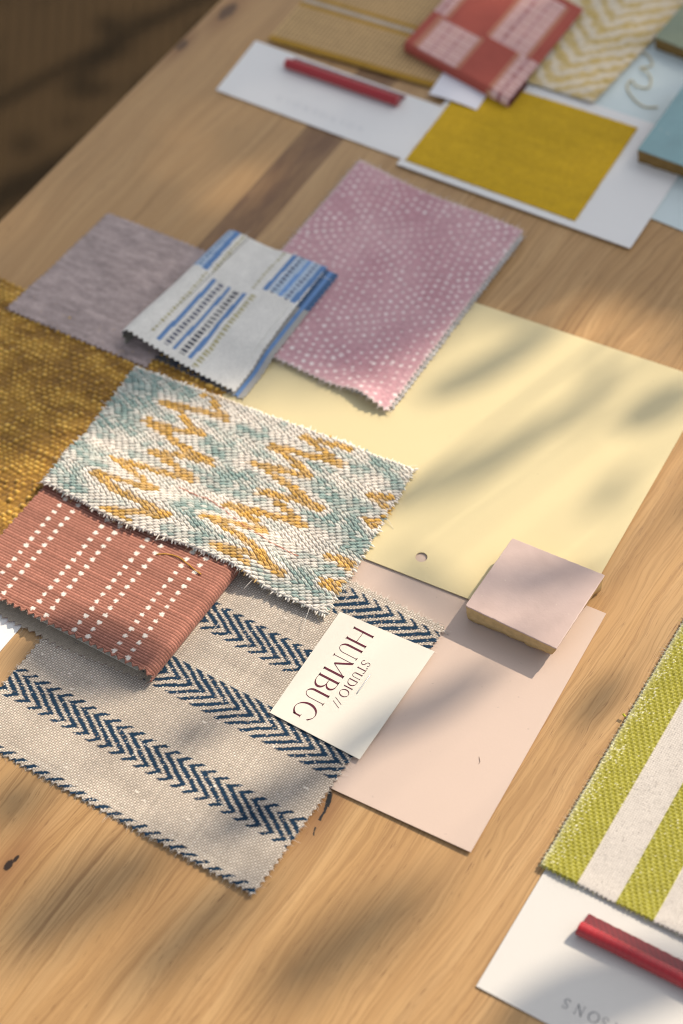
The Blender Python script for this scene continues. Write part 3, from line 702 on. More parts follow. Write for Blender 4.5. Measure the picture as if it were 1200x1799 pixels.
# ------------------------------------------------------------------ pink dotted swatch, doubled
def pink_swatch():
    r = np.random.default_rng(17); W, H = 110, 151; root = None
    cen = np.array([(-20, 60), (-75, 100), (-30, 135), (-95, 175), (-40, 205), (-120, 120), (-70, 230), (-5, 180)], float)
    base, dot, deep = np.array([.58, .355, .38]), np.array([.86, .79, .77]), np.array([.49, .265, .30])
    def cfn(I, J, U, V):
        x, y = U - 126, V + 67
        dd = np.stack([np.hypot(x - c[0], y - c[1]) for c in cen]); k = dd.argmin(0); rad = dd.min(0)
        cx, cy = cen[k, 0], cen[k, 1]; ring = np.round(rad / 4.6); rr_ = ring * 4.6
        nd = np.maximum(np.round(2 * math.pi * rr_ / 4.8), 1); th = np.arctan2(y - cy, x - cx) / (2 * math.pi) * nd + ring * .37; ft = (th - np.round(th)) / nd * 2 * math.pi * np.maximum(rr_, .1)
        sz = .78 + .5 * vnoise(x + 200, y, 14, 14, 3)
        d = np.hypot(rad - rr_ + (vnoise(x + 200, y, 9, 9, 12) - .5) * 2.2, ft) / (sz * (.7 + .6 * vnoise(x + 200, y, 4.6, 4.6, 13))); mk = np.clip(1.9 - d * 1.5, 0, 1)
        hs = (np.sin(ring * 12.9898 + np.round(th) * 78.233 + k * 37.7) * 43758.5453) % 1; mk = mk * np.where(hs < .10, .15, .55 + .5 * hs)
        b = base + (deep - base) * vnoise(x + 200, y, 18, 22, 4)[..., None]
        c = b + (dot - b) * (mk * r.uniform(.55, 1, U.shape))[..., None]
        ed = np.exp(-np.minimum(np.minimum(V, H - V), np.minimum(U, W - U)) / .8)[..., None]
        return (c + (np.array([.66, .56, .53]) - c) * ed * .8) * r.normal(1, .05, U.shape)[..., None]
    def zf(x, y):
        b = np.exp(-((y - 66) / 9) ** 2) * np.exp(-((x + 28) / 13) ** 2)
        return 3.0 + 3.6 * b + .7 * vnoise(x + 300, y, 30, 34, 5) + np.clip((y - 195) / 22, 0, 1) * .6 - np.exp(-((x + 14) / 6) ** 2 - ((y - 67) / 7) ** 2) * .8
    mb = MB(); q = [lift(p, 4, 4.4) for p in ((-127, 68.5), (-13.9, 66.8), (-17.0, 216.7), (-127.5, 219))]
    bp = quad_pos(*q, W, H, zf)
    def pos(U, V):
        P = bp(U, V); P[..., 1] += 2.2 * np.exp(-V / 8) * np.exp(-((P[..., 0] + 35) / 9) ** 2) - 1.5 * np.sin(P[..., 0] / 17) * np.exp(-(H - V) / 10)
        return P
    T, N, C = cloth(mb, W, H, (.7, .7), pos, lambda I, J, U, V: (vnoise(U, V, 1.4, 1.4, 6) - .5) * .3 + r.normal(0, .05, U.shape), cfn, .8, (.52, .44, .38), (3.3, .8, 'lrbt', 1.0))
    frays(mb, T, 1800, 2.0, .085, [(.7, .6, .58), (.75, .7, .66), (.45, .4, .38)])
    fuzz(mb, T, C, 5000, .8, .06)
    o = mb.build('pink_dotted_swatch', M_FELT)
    tag(o, 'mauve pink fabric swatch with swirls of small white dots, doubled, on the yellow sheet', 'fabric swatch')
    mb = MB(); W2 = 112
    q = [(-120, 70.5), (-12.2, 70.5), (-15.0, 215.5), (-120, 217)]
    T, N, C = cloth(mb, W2, 146, (.9, .9), quad_pos(*q, W2, 146, lambda x, y: 1.9 + 0 * x), lambda I, J, U, V: (vnoise(U, V, 1.3, 1.3, 8) - .5) * .4, lambda I, J, U, V: np.broadcast_to(np.array([.46, .45, .44]), U.shape + (3,)) * (.75 + .5 * vnoise(U, V, 2, 2, 9))[..., None], .8, (.4, .37, .34), (3.3, .85, 'lrbt', 1.1))
    frays(mb, T, 700, 1.4, .08, [(.6, .58, .55), (.4, .37, .34)])
    mb.build('underlayer', M_FELT, o)
pink_swatch()

# ------------------------------------------------------------------ lettering: pen strokes with thick and thin
def arc(cx, cy, rx, ry, a0, a1, n=22, wmin=0., wmax=1., ph=0.):
    a = np.radians(np.linspace(a0, a1, n)); return [(cx + rx * math.cos(q), cy + ry * math.sin(q), wmin + (wmax - wmin) * abs(math.cos(q + ph)) ** 1.5) for q in a]
def stem(t, w_, h0=0., h1=1., sf=.085, ser=(1, 1)):
    o = [[(t, h0, w_), (t, h1, w_)]]
    for hh, on, d in ((h0, ser[0], 1), (h1, ser[1], -1)):
        if on: o.append([(t - sf, hh + d * .012, 0.), (t + sf, hh + d * .012, 0.)]); o.append([(t - sf * .45, hh + d * .03, .1), (t + sf * .45, hh + d * .03, .1)])
    return o
def glyph(ch):
    if ch == 'H': return stem(.09, .9) + stem(.74, .9) + [[(.09, .5, 0), (.74, .5, 0)]], .83
    if ch == 'U': return stem(.05, .9, .30, 1, ser=(0, 1)) + stem(.52, 0, .30, 1, ser=(0, 1)) + [[(.05, .31, .9)] + arc(.285, .31, .235, .30, 180, 360, 22, 0.0, .9)[1:11] + arc(.285, .31, .235, .30, 180, 360, 22, 0., .05)[11:]], .57
    if ch == 'M': return stem(.05, 0, ser=(1, 0)) + [[(.0, .99, .3), (.06, .97, .8), (.44, .27, .9)], [(.44, .27, .0), (.86, 1., 0.)]] + stem(.86, .95), .95
    if ch == 'B': return stem(.08, .95) + [[(.08, .985, 0), (.26, .985, 0)] + arc(.26, .765, .25, .22, 90, -90, 16, 0, .8) + [(.08, .545, 0)], [(.2, .54, 0), (.3, .54, 0)] + arc(.30, .28, .31, .265, 90, -90, 18, 0, .95) + [(.08, .015, 0)]], .62
    if ch == 'G': return [arc(.40, .5, .38, .50, 42, 322, 44, 0, 1.0, .25), [(.685, .86, .55), (.72, .78, .2)], [(.70, .10, .6), (.70, .44, .6)], [(.60, .45, 0), (.78, .45, 0)]], .76
    if ch == 'S': return [[(.47, .80, .35)] + arc(.27, .755, .185, .235, 15, 250, 20, 0, .35) + [(.27, .52, .9), (.34, .47, .95)] + arc(.26, .26, .225, .25, 62, -165, 22, 0., .55) + [(.03, .22, .4)]], .5
    if ch == 'T': return stem(.31, .9, ser=(1, 0)) + [[(.0, .985, .05), (.62, .985, .05)], [(.015, .985, .2), (.0, .84, 0)], [(.605, .985, .2), (.62, .84, 0)]], .62
    if ch == 'D': return stem(.08, .9) + [[(.08, .985, 0), (.3, .985, 0)] + arc(.28, .5, .42, .485, 90, -90, 26, 0, .95) + [(.08, .015, 0)]], .7
    if ch == 'I': return stem(.08, .95), .16
    if ch == 'O': return [arc(.42, .5, .41, .50, 0, 360, 48, 0, .95, .15)], .84
    if ch == 'N': return stem(.06, 0) + [[(.02, .98, .6), (.64, .02, .9)]] + stem(.64, 0, ser=(0, 1)), .72
    if ch == 'R': return stem(.08, .9) + [[(.08, .985, 0), (.26, .985, 0)] + arc(.26, .745, .24, .24, 90, -90, 16, 0, .85) + [(.08, .505, 0)], [(.27, .505, .5), (.45, .2, .8), (.60, 0, .4)]], .62
    if ch == '/': return [[(0, 0, .0), (.5, 1., .0)]], .5
def lettering(mb, items, org, dt, dh, cap, thin, thick, z):
    """items: (glyph, t position mm, width mm or None)"""
    dt, dh, org = np.array(dt, float), np.array(dh, float), np.array(org, float)
    for ch, t0, wd in items:
        st, gw = glyph(ch); sx = (wd / gw) if wd else cap
        for pl in st:
            p = np.array([(t0 + a * sx, b * cap) for a, b, _ in pl]); ww = np.array([thin + (thick - thin) * c for *_, c in pl]) / 2
            tg = np.gradient(p, axis=0); tg /= np.linalg.norm(tg, axis=1, keepdims=True) + 1e-9; nn = np.stack([-tg[:, 1], tg[:, 0]], 1)
            L, R = p + nn * ww[:, None], p - nn * ww[:, None]
            W3 = lambda q: np.concatenate([org + q[:, :1] * dt + q[:, 1:] * dh, np.full((len(q), 1), z)], 1)
            mb.grid(np.array([W3(L), W3(R)]), flip=bool(dt[0] * dh[1] - dt[1] * dh[0] > 0))
m, nt_, b_ = new_mat('maroon_ink', 0.5, 0.3); b_.inputs['Base Color'].default_value = (0.055, 0.010, 0.020, 1); M_INK = m
f_ = noise(nt_, coords(nt_)[0], 1500., 2); nt_.links.new(mix(nt_, f_, (.075, .010, .022), (.12, .018, .035)), b_.inputs['Base Color'])
m, nt_, b_ = new_mat('grey_ink', 0.5, 0.3); M_GREY = m
f_ = noise(nt_, coords(nt_)[0], 1500., 2); nt_.links.new(mix(nt_, f_, (.22, .22, .23), (.30, .30, .31)), b_.inputs['Base Color'])
m, nt_, b_ = new_mat('faint_grey_ink', 0.5, 0.3); M_FAINT = m
f_ = noise(nt_, coords(nt_)[0], 1500., 2); nt_.links.new(mix(nt_, f_, (.58, .58, .60), (.66, .66, .67)), b_.inputs['Base Color'])
m, nt_, b_ = new_mat('steel_wire', 0.3, 0.5); b_.inputs['Metallic'].default_value = 1.; M_STEEL = m
f_ = noise(nt_, coords(nt_)[0], 800., 2); nt_.links.new(mix(nt_, f_, (.5, .5, .5), (.65, .65, .66)), b_.inputs['Base Color'])

def business_card():
    zc = 2.7; k = lambda p: tuple(lift(p, 1, zc + .45))
    root = card('lettered_card', [k((35.3, -119.1)), k((85.6, -118.7)), k((84.8, -49.0)), k((32.8, -52.8))], zc, .45, M_CREAM,
                'small cream business card with maroon lettering and a staple, on the linen swatch', 'business card', 0.12)
    o = lift((43.7, 0), 1, zc + .45); dx = o - np.array([43.7, 0.])
    mb = MB(); z = zc + .45 + .14
    # the sheet is warped a little: keep the ink just above the highest place of the lettering area
    hum = [('H', 56.2, 8.6), ('U', 66.7, 5.9), ('M', 74.8, 10.2), ('B', 87.4, 7.2), ('U', 96.5, 5.9), ('G', 104.8, 8.8)]
    lettering(mb, hum, np.array([43.7, 0.]) + dx, (0, -1), (1, 0), 11.2, .26, 1.15, z)
    stu = [('S', 70.5, 2.6), ('T', 73.9, 3.4), ('U', 78.5, 2.9), ('D', 82.6, 3.5), ('I', 87.2, .9), ('O', 89.3, 4.1), ('/', 95.4, 2.2), ('/', 97.6, 2.2)]
    lettering(mb, stu, np.array([57.6, 0.]) + dx, (0, -1), (1, 0), 4.6, .2, .5, z)
    mb.build('lettering', M_INK, root, smooth=False)
    mb = MB(); a = lift((65.3, -76.2), 1.5, zc + .9); b = lift((65.4, -88.6), 1.5, zc + .9)
    P = np.array([(a[0], a[1] + .1, zc), (a[0], a[1], zc + .75), (a[0], a[1] - 1, zc + .9), (b[0], b[1] + 1, zc + .9), (b[0], b[1], zc + .75), (b[0], b[1] - .1, zc)])
    mb.tubes(P[None], .27, (1, 1, 1), 6); mb.build('staple', M_STEEL, root)
business_card()

# ------------------------------------------------------------------ glazed tiles
def glaze(name, col, rough=.35):
    m, nt, b = new_mat(name, rough, .5); ob = coords(nt)[0]
    g = noise(nt, ob, 45., 3, .55); f = noise(nt, ob, 700., 2, .6)
    c = mix(nt, g.ss(.3, .75), tuple(np.array(col) * 1.06), tuple(np.array(col) * np.array([.93, .915, .91])))
    c = mix(nt, f.ss(.70, .76) * .4, c, tuple(np.array(col) * .5)); c = mix(nt, noise(nt, ob, 420., 1).ss(.76, .8) * .7, c, (.7, .62, .5))
    nt.links.new(c, b.inputs['Base Color']); bump(nt, b, g * 3. + f * .4, .12, .0012); return m
def clay(name, col):
    m, nt, b = new_mat(name, .95, .1); ob = coords(nt)[0]
    f = noise(nt, ob, 260., 4, .65); g = noise(nt, ob, 900., 3, .6); h = noise(nt, ob, 300., 1, .5).ss(.76, .80)
    c = mix(nt, f.ss(.3, .7), tuple(np.array(col) * 1.08), tuple(np.array(col) * .86)); c = mix(nt, h * .75, c, (.05, .035, .02))
    nt.links.new(c, b.inputs['Base Color']); bump(nt, b, f + g * .5 - h * 1.5, .4, .0006); return m
def tile(name, pts, z0, zt, gm, cm, label, chip=(0, 0), bulge=.25, seed=1):
    """slab with a rounded glaze lip, rough clay flanks and an uneven underside"""
    r = np.random.default_rng(seed); bl, br, tr, tl = [np.array(p, float) for p in pts]; n = 28
    per = np.concatenate([np.linspace(a, b, n, endpoint=False) for a, b in ((bl, br), (br, tr), (tr, tl), (tl, bl))]); c = per.mean(0); N = len(per)
    rad = np.linalg.norm(per - c, axis=1, keepdims=True); dirn = (per - c) / rad
    # round the four corners a touch and wobble the arris
    for k in range(4): per[k * n] = per[k * n] - dirn[k * n] * .15; 
    per = per - dirn * (r.normal(0, .06, (N, 1)) + .05)
    lay = lambda inset, z: np.concatenate([per - dirn * inset, np.broadcast_to(np.asarray(z, float).reshape(-1, 1) if np.ndim(z) else np.array([[z]]), (N, 1))], 1)
    u = (per - bl) @ ((br - bl) / np.linalg.norm(br - bl) ** 2); front = np.exp(-((per - bl) @ np.array([0, 1.]) / 12) ** 2)
    zb = z0 + chip[0] * np.clip(u, 0, 1) ** 1.5 * front + chip[1] * front * (vnoise(u * 40, per[:, 1], 5, 50, seed) - .3) * np.clip(u * 1.6, 0, 1)
    zb = np.maximum(zb + r.normal(0, .12, N), z0)
    root = thing(name, (c[0], c[1], z0), label, 'tile')
    mb = MB(); rows = [lay(.0, zt - .75), lay(.0, zt - .3), lay(.1, zt - .10), lay(.3, zt - .02), lay(.7, zt)]
    for f in (.12, .3, .55, .8): rows.append(np.concatenate([per - (per - c) * f - dirn * .6 * (1 - f), np.full((N, 1), zt + bulge * (1 - (1 - f) ** 2))], 1))
    mb.grid(np.array(rows), wrap=True, flip=False); cc = np.array([[c[0], c[1], zt + bulge]]); last = rows[-1]
    mb.add(np.concatenate([last, cc]), t=[(k, (k + 1) % N, N) for k in range(N)]); mb.build('glazed_face', gm, root, smooth=False)
    mb = MB(); rows = [lay(.02, zt - .76)]
    for f in (.25, .5, .75, 1.): rows.append(np.concatenate([per - dirn * (.12 + np.where(dirn[:, :1] > .72, 3.0, .8) * f + r.normal(0, .13, (N, 1))), (zt - .76 + (zb - zt + .76) * f)[:, None]], 1))
    low = np.concatenate([per - dirn * 6, np.full((N, 1), z0 + .0)], 1); rows.append(np.concatenate([per - dirn * 4.0, (zb - .1)[:, None]], 1)); rows.append(low)
    mb.grid(np.array(rows), wrap=True, flip=True); mb.add(np.concatenate([low, [[c[0], c[1], z0]]]), t=[((k + 1) % N, k, N) for k in range(N)])
    mb.build('clay_body', cm, root)
M_GLZP, M_GLZA, M_GLZS = glaze('pink_glaze', (.52, .395, .355), .45), glaze('aqua_glaze', (.235, .38, .40), .22), glaze('sage_glaze', (.22, .26, .18), .28)
M_CLAY = clay('fired_clay', (.50, .36, .18)); M_CLAYD = clay('brown_clay', (.24, .15, .055))
k9 = lambda p: tuple(lift(p, 9, 13.5))
tile('pink_tile', [k9((86.4, -22.8)), k9((136.9, -22.2)), k9((136.3, 28.0)), k9((86.0, 24.6))], 1.7, 13.4, M_GLZP, M_CLAY,
     'small square dusty pink glazed tile with rough clay edges, straddling the yellow and pink sheets', (3.0, 1.7), .1, 3)
tile('aqua_tile', [(11.4, 300.9), (77, 303), (75, 369), (9.4, 366)], 1.9, 12, M_GLZA, M_CLAYD,
     'aqua blue glazed tile with brown clay edge on the white card beside the mustard fabric', (.6, 1.2), .3, 4)
tile('sage_tile', [(-26, 395), (40, 392), (42, 458), (-24, 460)], 0.9, 10, M_GLZS, M_CLAYD,
     'dark sage green glazed tile on the pale blue sheet, beside the yellow zigzag fabric', (.4, .8), .3, 5)

# ------------------------------------------------------------------ the far group of cards and fabrics
card('pale_blue_sheet', [(-62, 266.2), (205, 265), (207, 480), (-60, 482)], .25, .5, M_PALE, 'pale blue grey paint sheet under the aqua tile and the loop of thread', 'paint sample', .1)
wc = card('piping_card', [(-237.4, 231.6), (-96, 237), (-98, 287), (-241.6, 281)], .25, .5, M_WHITE,
          'long white sample card with faint grey lettering, carrying the short red piping', 'sample card', .25)
mb = MB(); xs = np.linspace(0, 58, 10)
for i_, xx in enumerate(xs):                                   # one faint row of upside-down capitals
    pass
lettering(mb, [(c, i * 6.3, None) for i, c in enumerate('NOSNOSNOSN')], (-141.6, 247.7), (-1, -.03), (.03, -1), 4.2, .22, .55, 1.0)
mb.build('lettering', M_FAINT, wc, smooth=False)
card('mustard_card', [(-108.2, 230.3), (40.6, 237.8), (36, 336.4), (-113, 328)], .85, .8, M_WHITE,
     'white backing card with wide right margin under the plain mustard fabric and aqua tile', 'sample card', .35)
def simple_swatch(name, pts, z, thick, cfn, label, step=1.1, pink=(3.2, .5, 'lrbt', 1.1), relief=.12, mat=None, fr=200, frc=((.6, .5, .4),), rel=None):
    bl, br, tr, tl = [np.array(p, float) for p in pts]; W, H = np.linalg.norm(br - bl), np.linalg.norm(tl - bl); mb = MB(); r = np.random.default_rng(len(name))
    zf = z if callable(z) else flat(z); hf = rel or (lambda I, J, U, V: (vnoise(U, V, 1.7, 1.7, 4) - .5) * relief * 2)
    T, N, C = cloth(mb, W, H, (step, step), quad_pos(bl, br, tr, tl, W, H, zf), hf, lambda I, J, U, V: cfn(U, V) * r.normal(1, .05, U.shape)[..., None], thick, (.4, .34, .27), pink)
    if fr: frays(mb, T, fr, 1.5, .09, np.array(frc))
    return tag(mb.build(name, mat or M_FELT), label, 'fabric swatch')
full = lambda U, c: np.broadcast_to(np.asarray(c, float), U.shape + (3,))
simple_swatch('mustard_swatch', [(-105.4, 235.2), (3.9, 240.8), (-1.0, 326.7), (-109, 318)], lambda x, y: 1.75 + .35 * vnoise(x + 200, y, 40, 12, 2), .6,
              lambda U, V: full(U, (.54, .335, .014)) * (.95 + .1 * vnoise(U, V, 30, 3, 3))[..., None], 'plain ochre mustard fabric swatch mounted on a white card', fr=250, frc=((.5, .3, .03), (.6, .4, .1)), pink=(2.4, .25, 'lrbt', 1.), mat=M_COTTON)
def mesh_col(U, V):
    tan, amb, gry = np.array([.52, .345, .165]), np.array([.42, .235, .03]), np.array([.48, .41, .34])
    rib = ((U / 2.6) % 1 < .5); c = np.where(rib[..., None], tan * 1.3, tan * .62); c = c * np.where(((V / 2.2) % 1 < .4)[..., None], .85, 1.)
    for a, b_, col in ((-1, 4.5, amb), (37.5, 40.5, amb), (40.5, 44.8, gry), (44.8, 48.5, amb)):
        c = np.where(((V > a) & (V < b_))[..., None], col * np.where(((U / 2.6) % 1 < .6)[..., None], 1.1, .75), c)
    return c
simple_swatch('tan_mesh_swatch', [(-235.0, 284.3), (-100, 300.5), (-104, 425), (-240, 418)], lambda x, y: 1.4 + .4 * vnoise(x + 300, y, 40, 30, 1), .6, mesh_col,
              'open tan and amber mesh fabric swatch with a grey stripe, under the folded red swatch', step=1.3, mat=M_COTTON, fr=150, frc=((.5, .4, .2),),
              rel=lambda I, J, U, V: np.where((U / 2.6) % 1 < .5, .25, -.2))
def zig_col(U, V):
    cream, yel = np.array([.66, .575, .44]), np.array([.55, .40, .14])
    zz = np.abs(((U + 14) / 34) % 2 - 1) * 34 * .95
    k = ((V + zz * 1.0 + (vnoise(U, V, 4, 4, 3) - .5) * 5.5) / 13.5) % 1
    s_ = np.clip((np.abs(k - .5) - .22) * 14 + .5, 0, 1)[..., None]
    s_ = s_ * (.45 + .75 * vnoise(U, V, 2.4, 1.3, 9))[..., None]; return cream * (1 - s_) + yel * s_
simple_swatch('yellow_zigzag_swatch', [(-118, 325), (-33.6, 331.6), (-24.2, 470), (-110, 464)], lambda x, y: 2.6 + .4 * vnoise(x + 300, y, 30, 30, 1), 1.0, zig_col,
              'cream fabric swatch with yellow zigzag lines and a pinked edge, beside the red swatch', fr=500, frc=((.6, .52, .38), (.55, .56, .55)), pink=(3.6, .9, 'lrbt', 1.1), relief=.4)
def red_swatch():
    r = np.random.default_rng(23); W0 = 81.; H = 95
    P, s = fold_path(96, 0, 2.6, 7.0, 1.0, 1)      # profile across the fold: fold is along the lower edge
    W = s[-1]; org = np.array([-155.0, 315.6]); ex = np.array([.9895, -.150]); ey = np.array([-.02, 1.0])
    def pos(U, V):
        v = np.interp(U, s, P[:, 0]); z = np.interp(U, s, P[:, 1]); top = U > W / 2
        dome = .9 * np.sin(np.clip(V / W0, 0, 1) * math.pi) * np.where(top, 1, 0)
        lift_ = np.where(top, 1.6 * np.exp(-V / 16) * np.exp(-v / 30), 0)
        xy = org + V[..., None] * ex + v[..., None] * ey
        return np.concatenate([xy, (z + dome + lift_)[..., None]], -1)
    red, wht, tan, dk = np.array([.375, .085, .062]), np.array([.62, .425, .40]), np.array([.47, .27, .17]), np.array([.26, .06, .09])
    def cfn(I, J, U, V):
        v = np.interp(U, s, P[:, 0]); u = V; c = full(u, red).copy()
        def block(u0, u1, v0, v1):
            nonlocal c
            inn = (u > u0) & (u < u1) & (v > v0) & (v < v1); e = np.minimum(u - u0, u1 - u)
            rib = np.where(((v / 2.0) % 1 < .5), 1.06, .9)
            bc0 = np.where((((v / 2.6) % 1) < .64)[..., None], wht * 1.08, np.array([.47, .22, .19]))
            bc = np.where((e < 3.6)[..., None], np.where((((v / 2.0) % 1) < .5)[..., None], tan * 1.1, red), bc0)
            for f in (.34, .62): bc = np.where((np.abs(u - u0 - (u1 - u0) * f) < .75)[..., None] & (((v / 2.0) % 1) < .6)[..., None], dk, bc)
            c = np.where(inn[..., None], bc, c)
        block(5.5, 42, 1.5, 33); block(64, 92, -5, 37); block(-10, 13, 35, 80); block(40, 74, 37, 90)
        return c
    mb = MB()
    T, N, C = cloth(mb, W, W0, (1.0, 1.0), pos, lambda I, J, U, V: r.normal(0, .06, U.shape), cfn, .7, (.12, .03, .025), (3.2, .5, 'lrbt', 1.0), flip=True)
    frays(mb, T, 250, 1.3, .09, [(.45, .15, .1), (.6, .45, .4)])
    tag(mb.build('red_checked_swatch', M_COTTON), 'folded brick red fabric swatch with pale pink striped blocks, over the tan mesh', 'fabric swatch')
red_swatch()
def white_tag():
    n = 12; a = np.linspace(0, 1, n); A, B = np.meshgrid(a, a); bl, br, tr, tl = [np.array(p, float) for p in ((-122.4, 290.4), (-90.4, 292.3), (-92.6, 318), (-125, 316))]
    P = bl * ((1 - A) * (1 - B))[..., None] + br * (A * (1 - B))[..., None] + tr * (A * B)[..., None] + tl * ((1 - A) * B)[..., None]
    z = 2.75 + .9 * np.sin(A * math.pi) * (1 - B) + .5 * B; lo = np.concatenate([P, z[..., None]], -1); hi = lo + [0, 0, .35]
    mb = MB(); mb.grid(hi); mb.grid(lo, flip=True); r1, r2 = ring_of(hi), ring_of(lo); m_ = len(r1); k = np.arange(m_); k2 = (k + 1) % m_
    mb.add(np.concatenate([r1, r2]), q=np.stack([k, k + m_, k2 + m_, k2], 1)); 
    tag(mb.build('white_tag', paper('woven_label', (.78, .77, .82), .7, .02)), 'small white cloth tag sticking out below the folded red swatch', 'tag')
white_tag()
thread('curled_yellow_thread', [(-30.5, 388, 2.2), (-24, 386, 1.6), (-19.5, 380, 1.3), (-24.4, 374.8, 1.6), (-20, 373, 2.6), (-15.0, 370, 1.3), (-12.0, 361.8, 1.4), (-18, 358.5, 2.2), (-24, 362, 1.8), (-23.0, 355, 1.3), (-15, 348.5, 1.3), (-6.3, 345.6, 1.3), (.8, 349.2, 1.5)], .5, (.60, .52, .32),
       'curled pale yellow thread end lying on the pale blue sheet beside the zigzag fabric', 90)

# ------------------------------------------------------------------ red piping
def piping(name, x0, x1, y0, sl, rad, zc, fw, label):
    """satin cord with a flat woven flange on its far side"""
    r = np.random.default_rng(int(abs(x0))); L = x1 - x0; n = max(int(L / 1.0), 10); xs = np.linspace(x0, x1, n); yy = y0 + (xs - x0) * sl
    root = thing(name, ((x0 + x1) / 2, y0, 0.7), label, 'piping')
    mb = MB(); k = 22; an = np.linspace(0, 2 * math.pi, k, endpoint=False)
    ctr = np.stack([xs, yy, np.full(n, zc)], 1); rr_ = rad * (1 + .006 * np.sin(xs * .7))
    P = ctr[:, None] + rr_[:, None, None] * np.stack([np.zeros(k), np.cos(an), np.sin(an)], 1)[None]
    red = np.array([.36, .013, .020])  # brighter than the flange: the cord's satin highlight is put into its colour
    col = red * (1 + .07 * np.sin(np.repeat(xs, k) * 4.2 + np.tile(an, n)))[:, None]
    mb.grid(P, col, wrap=True); 
    for e, fl in ((0, True), (-1, False)):
        c0 = ctr[e][None]; mb.add(np.concatenate([P[e], c0]), t=[((a, (a + 1) % k, k) if fl else ((a + 1) % k, a, k)) for a in range(k)], col=red * .7)
    mb.build('cord', M_SATIN, root)
    mb = MB(); m_ = 14; b = np.linspace(0, 1, m_); B, X_ = np.meshgrid(b, xs); Y_ = yy[:, None] + rad * .75 + B * fw
    Z_ = 2.9 - 1.3 * B ** .5 + .07 * np.where((np.arange(n)[:, None] + np.arange(m_)[None]) % 2 == 0, 1, -1)
    Pf = np.stack([X_ + (B > .98) * r.normal(0, .2, X_.shape), Y_ + (B > .98) * r.normal(0, .12, X_.shape), Z_], -1)
    cf = (np.array([.15, .008, .012]) * r.normal(1, .05, (n, m_))[..., None] * np.where(((np.arange(n)[:, None] + np.arange(m_)[None] // 2) % 3 == 0)[..., None], 1.3, .9)).reshape(-1, 3)  # flange red darkened so the cord keeps the highlight
    mb.grid(Pf, cf, flip=True); mb.grid(Pf - [0, 0, .5], cf * .7)
    r1, r2 = ring_of(Pf), ring_of(Pf - [0, 0, .5]); q = len(r1); kk = np.arange(q); k2 = (kk + 1) % q
    mb.add(np.concatenate([r1, r2]), q=np.stack([kk, k2, k2 + q, kk + q], 1), col=np.array([.3, .02, .025]))
    frays(mb, Pf, 160, 1.0, .06, [(.4, .03, .04)], drop=.1)
    mb.build('flange', M_SATIN, root)
piping('red_piping', -211.5, -134, 270.3, .055, 3.1, 3.9, 6.5, 'short length of red satin piping on the far white card with faint lettering')
piping('red_piping', 214.6, 320, -142.6, .03, 3.3, 4.1, 7.0, 'red satin piping beside the lime striped swatch, on the near lettered white card')

# ------------------------------------------------------------------ lime striped swatch on its card
sc = card('lime_card', [(189.3, -188.4), (345, -184), (338, 40), (183.2, 36)], .25, .5, M_OFF,
          'white sample card with grey capitals under the lime striped swatch and red piping', 'sample card', .2)
mb = MB(); lettering(mb, [('R', 0.2, 3.2), ('S', 6.2, 2.6), ('O', 10.3, 4.6), ('N', 17.6, 3.6), ('S', 24.2, 2.6)], (252.0, -171.6), (-1, -.05), (.05, -1), 4.7, .3, .72, 1.0)
mb.build('lettering', M_GREY, sc, smooth=False)
def lime_swatch():
    r = np.random.default_rng(31); W, H = 152, 172; g1, g2, wh = np.array([.31, .29, .040]), np.array([.44, .415, .11]), np.array([.585, .54, .495])
    def green(U): return ((U % 37.6) < 18.7)
    def cfn(I, J, U, V):
        gr = green(U); tw = ((I // 2) + (J // 3)) % 3
        cg = np.where((tw == 0)[..., None], g2, np.where((tw == 1)[..., None], g1, g1 * .78)) * r.normal(1, .10, U.shape)[..., None]
        wsp = (r.random(U.shape) < np.where(U < 7, .08, .006)); cg = np.where(wsp[..., None], np.array([.72, .70, .5]), cg)
        o = (I % 2) + (J % 2); cw = wh * np.where(o == 2, 1.03, np.where(o == 1, .92, .72))[..., None] * r.normal(1, .04, U.shape)[..., None]
        rim = np.exp(-U / .9)[..., None]; c = np.where(gr[..., None], cg, cw); return c + (np.array([.75, .73, .6]) - c) * rim * .8
    def hfn(I, J, U, V):
        gr = green(U); o = (I % 2) + (J % 2); tw = ((I // 2) + (J // 3)) % 3
        hg = np.where((I % 2 == 1) & (J % 3 != 0), .28 + .22 * (tw == 0), -.3) + r.normal(0, .07, U.shape)
        hw = np.where(o == 2, .14, np.where(o == 1, 0, -.16)); wv = .25 * np.sin(U / 9 + V / 40)
        return np.where(gr, hg + .35, hw) + wv
    mb = MB(); q = [lift(p, 2, 2.6) for p in ((184.6, -123.8), (336, -119), (331, 53), (178.9, 48))]
    T, N, C = cloth(mb, W, H, (.56, .56), quad_pos(*q, W, H, lambda x, y: 1.1 + .35 * vnoise(x, y + 300, 30, 30, 3) + np.exp(-((y + 122) / 6) ** 2) * .7), hfn, cfn, 1.0, (.6, .57, .4), (2.3, .45, 'lrbt', 1.1))
    frays(mb, T, 1500, 1.3, .07, [(.7, .68, .5), (.6, .58, .12), (.8, .78, .7)])
    fuzz(mb, T, C, 7000, .8, .055)
    # small stray tuft on the long edge
    P = np.array([[(181.2, -35 + k * .2, 2.2 + .2 * k) for k in range(4)]]); P[0, :, 0] -= np.array([0, .8, 1.4, 1.6]); mb.tubes(P, .6, (.5, .47, .05), 6)
    tag(mb.build('lime_striped_swatch', M_YARN), 'lime green and cream striped woven fabric swatch on a white card at the right edge', 'fabric swatch')
lime_swatch()
thread('dark_fibre', [(132.6, -88.6, 1.0), (133.6, -89.8, 1.25), (134.6, -91.2, 1.2), (134.4, -92.6, 1.0)], .09, (.10, .06, .05), 'tiny dark curled fibre lying on the bare pink paint sheet', 16)

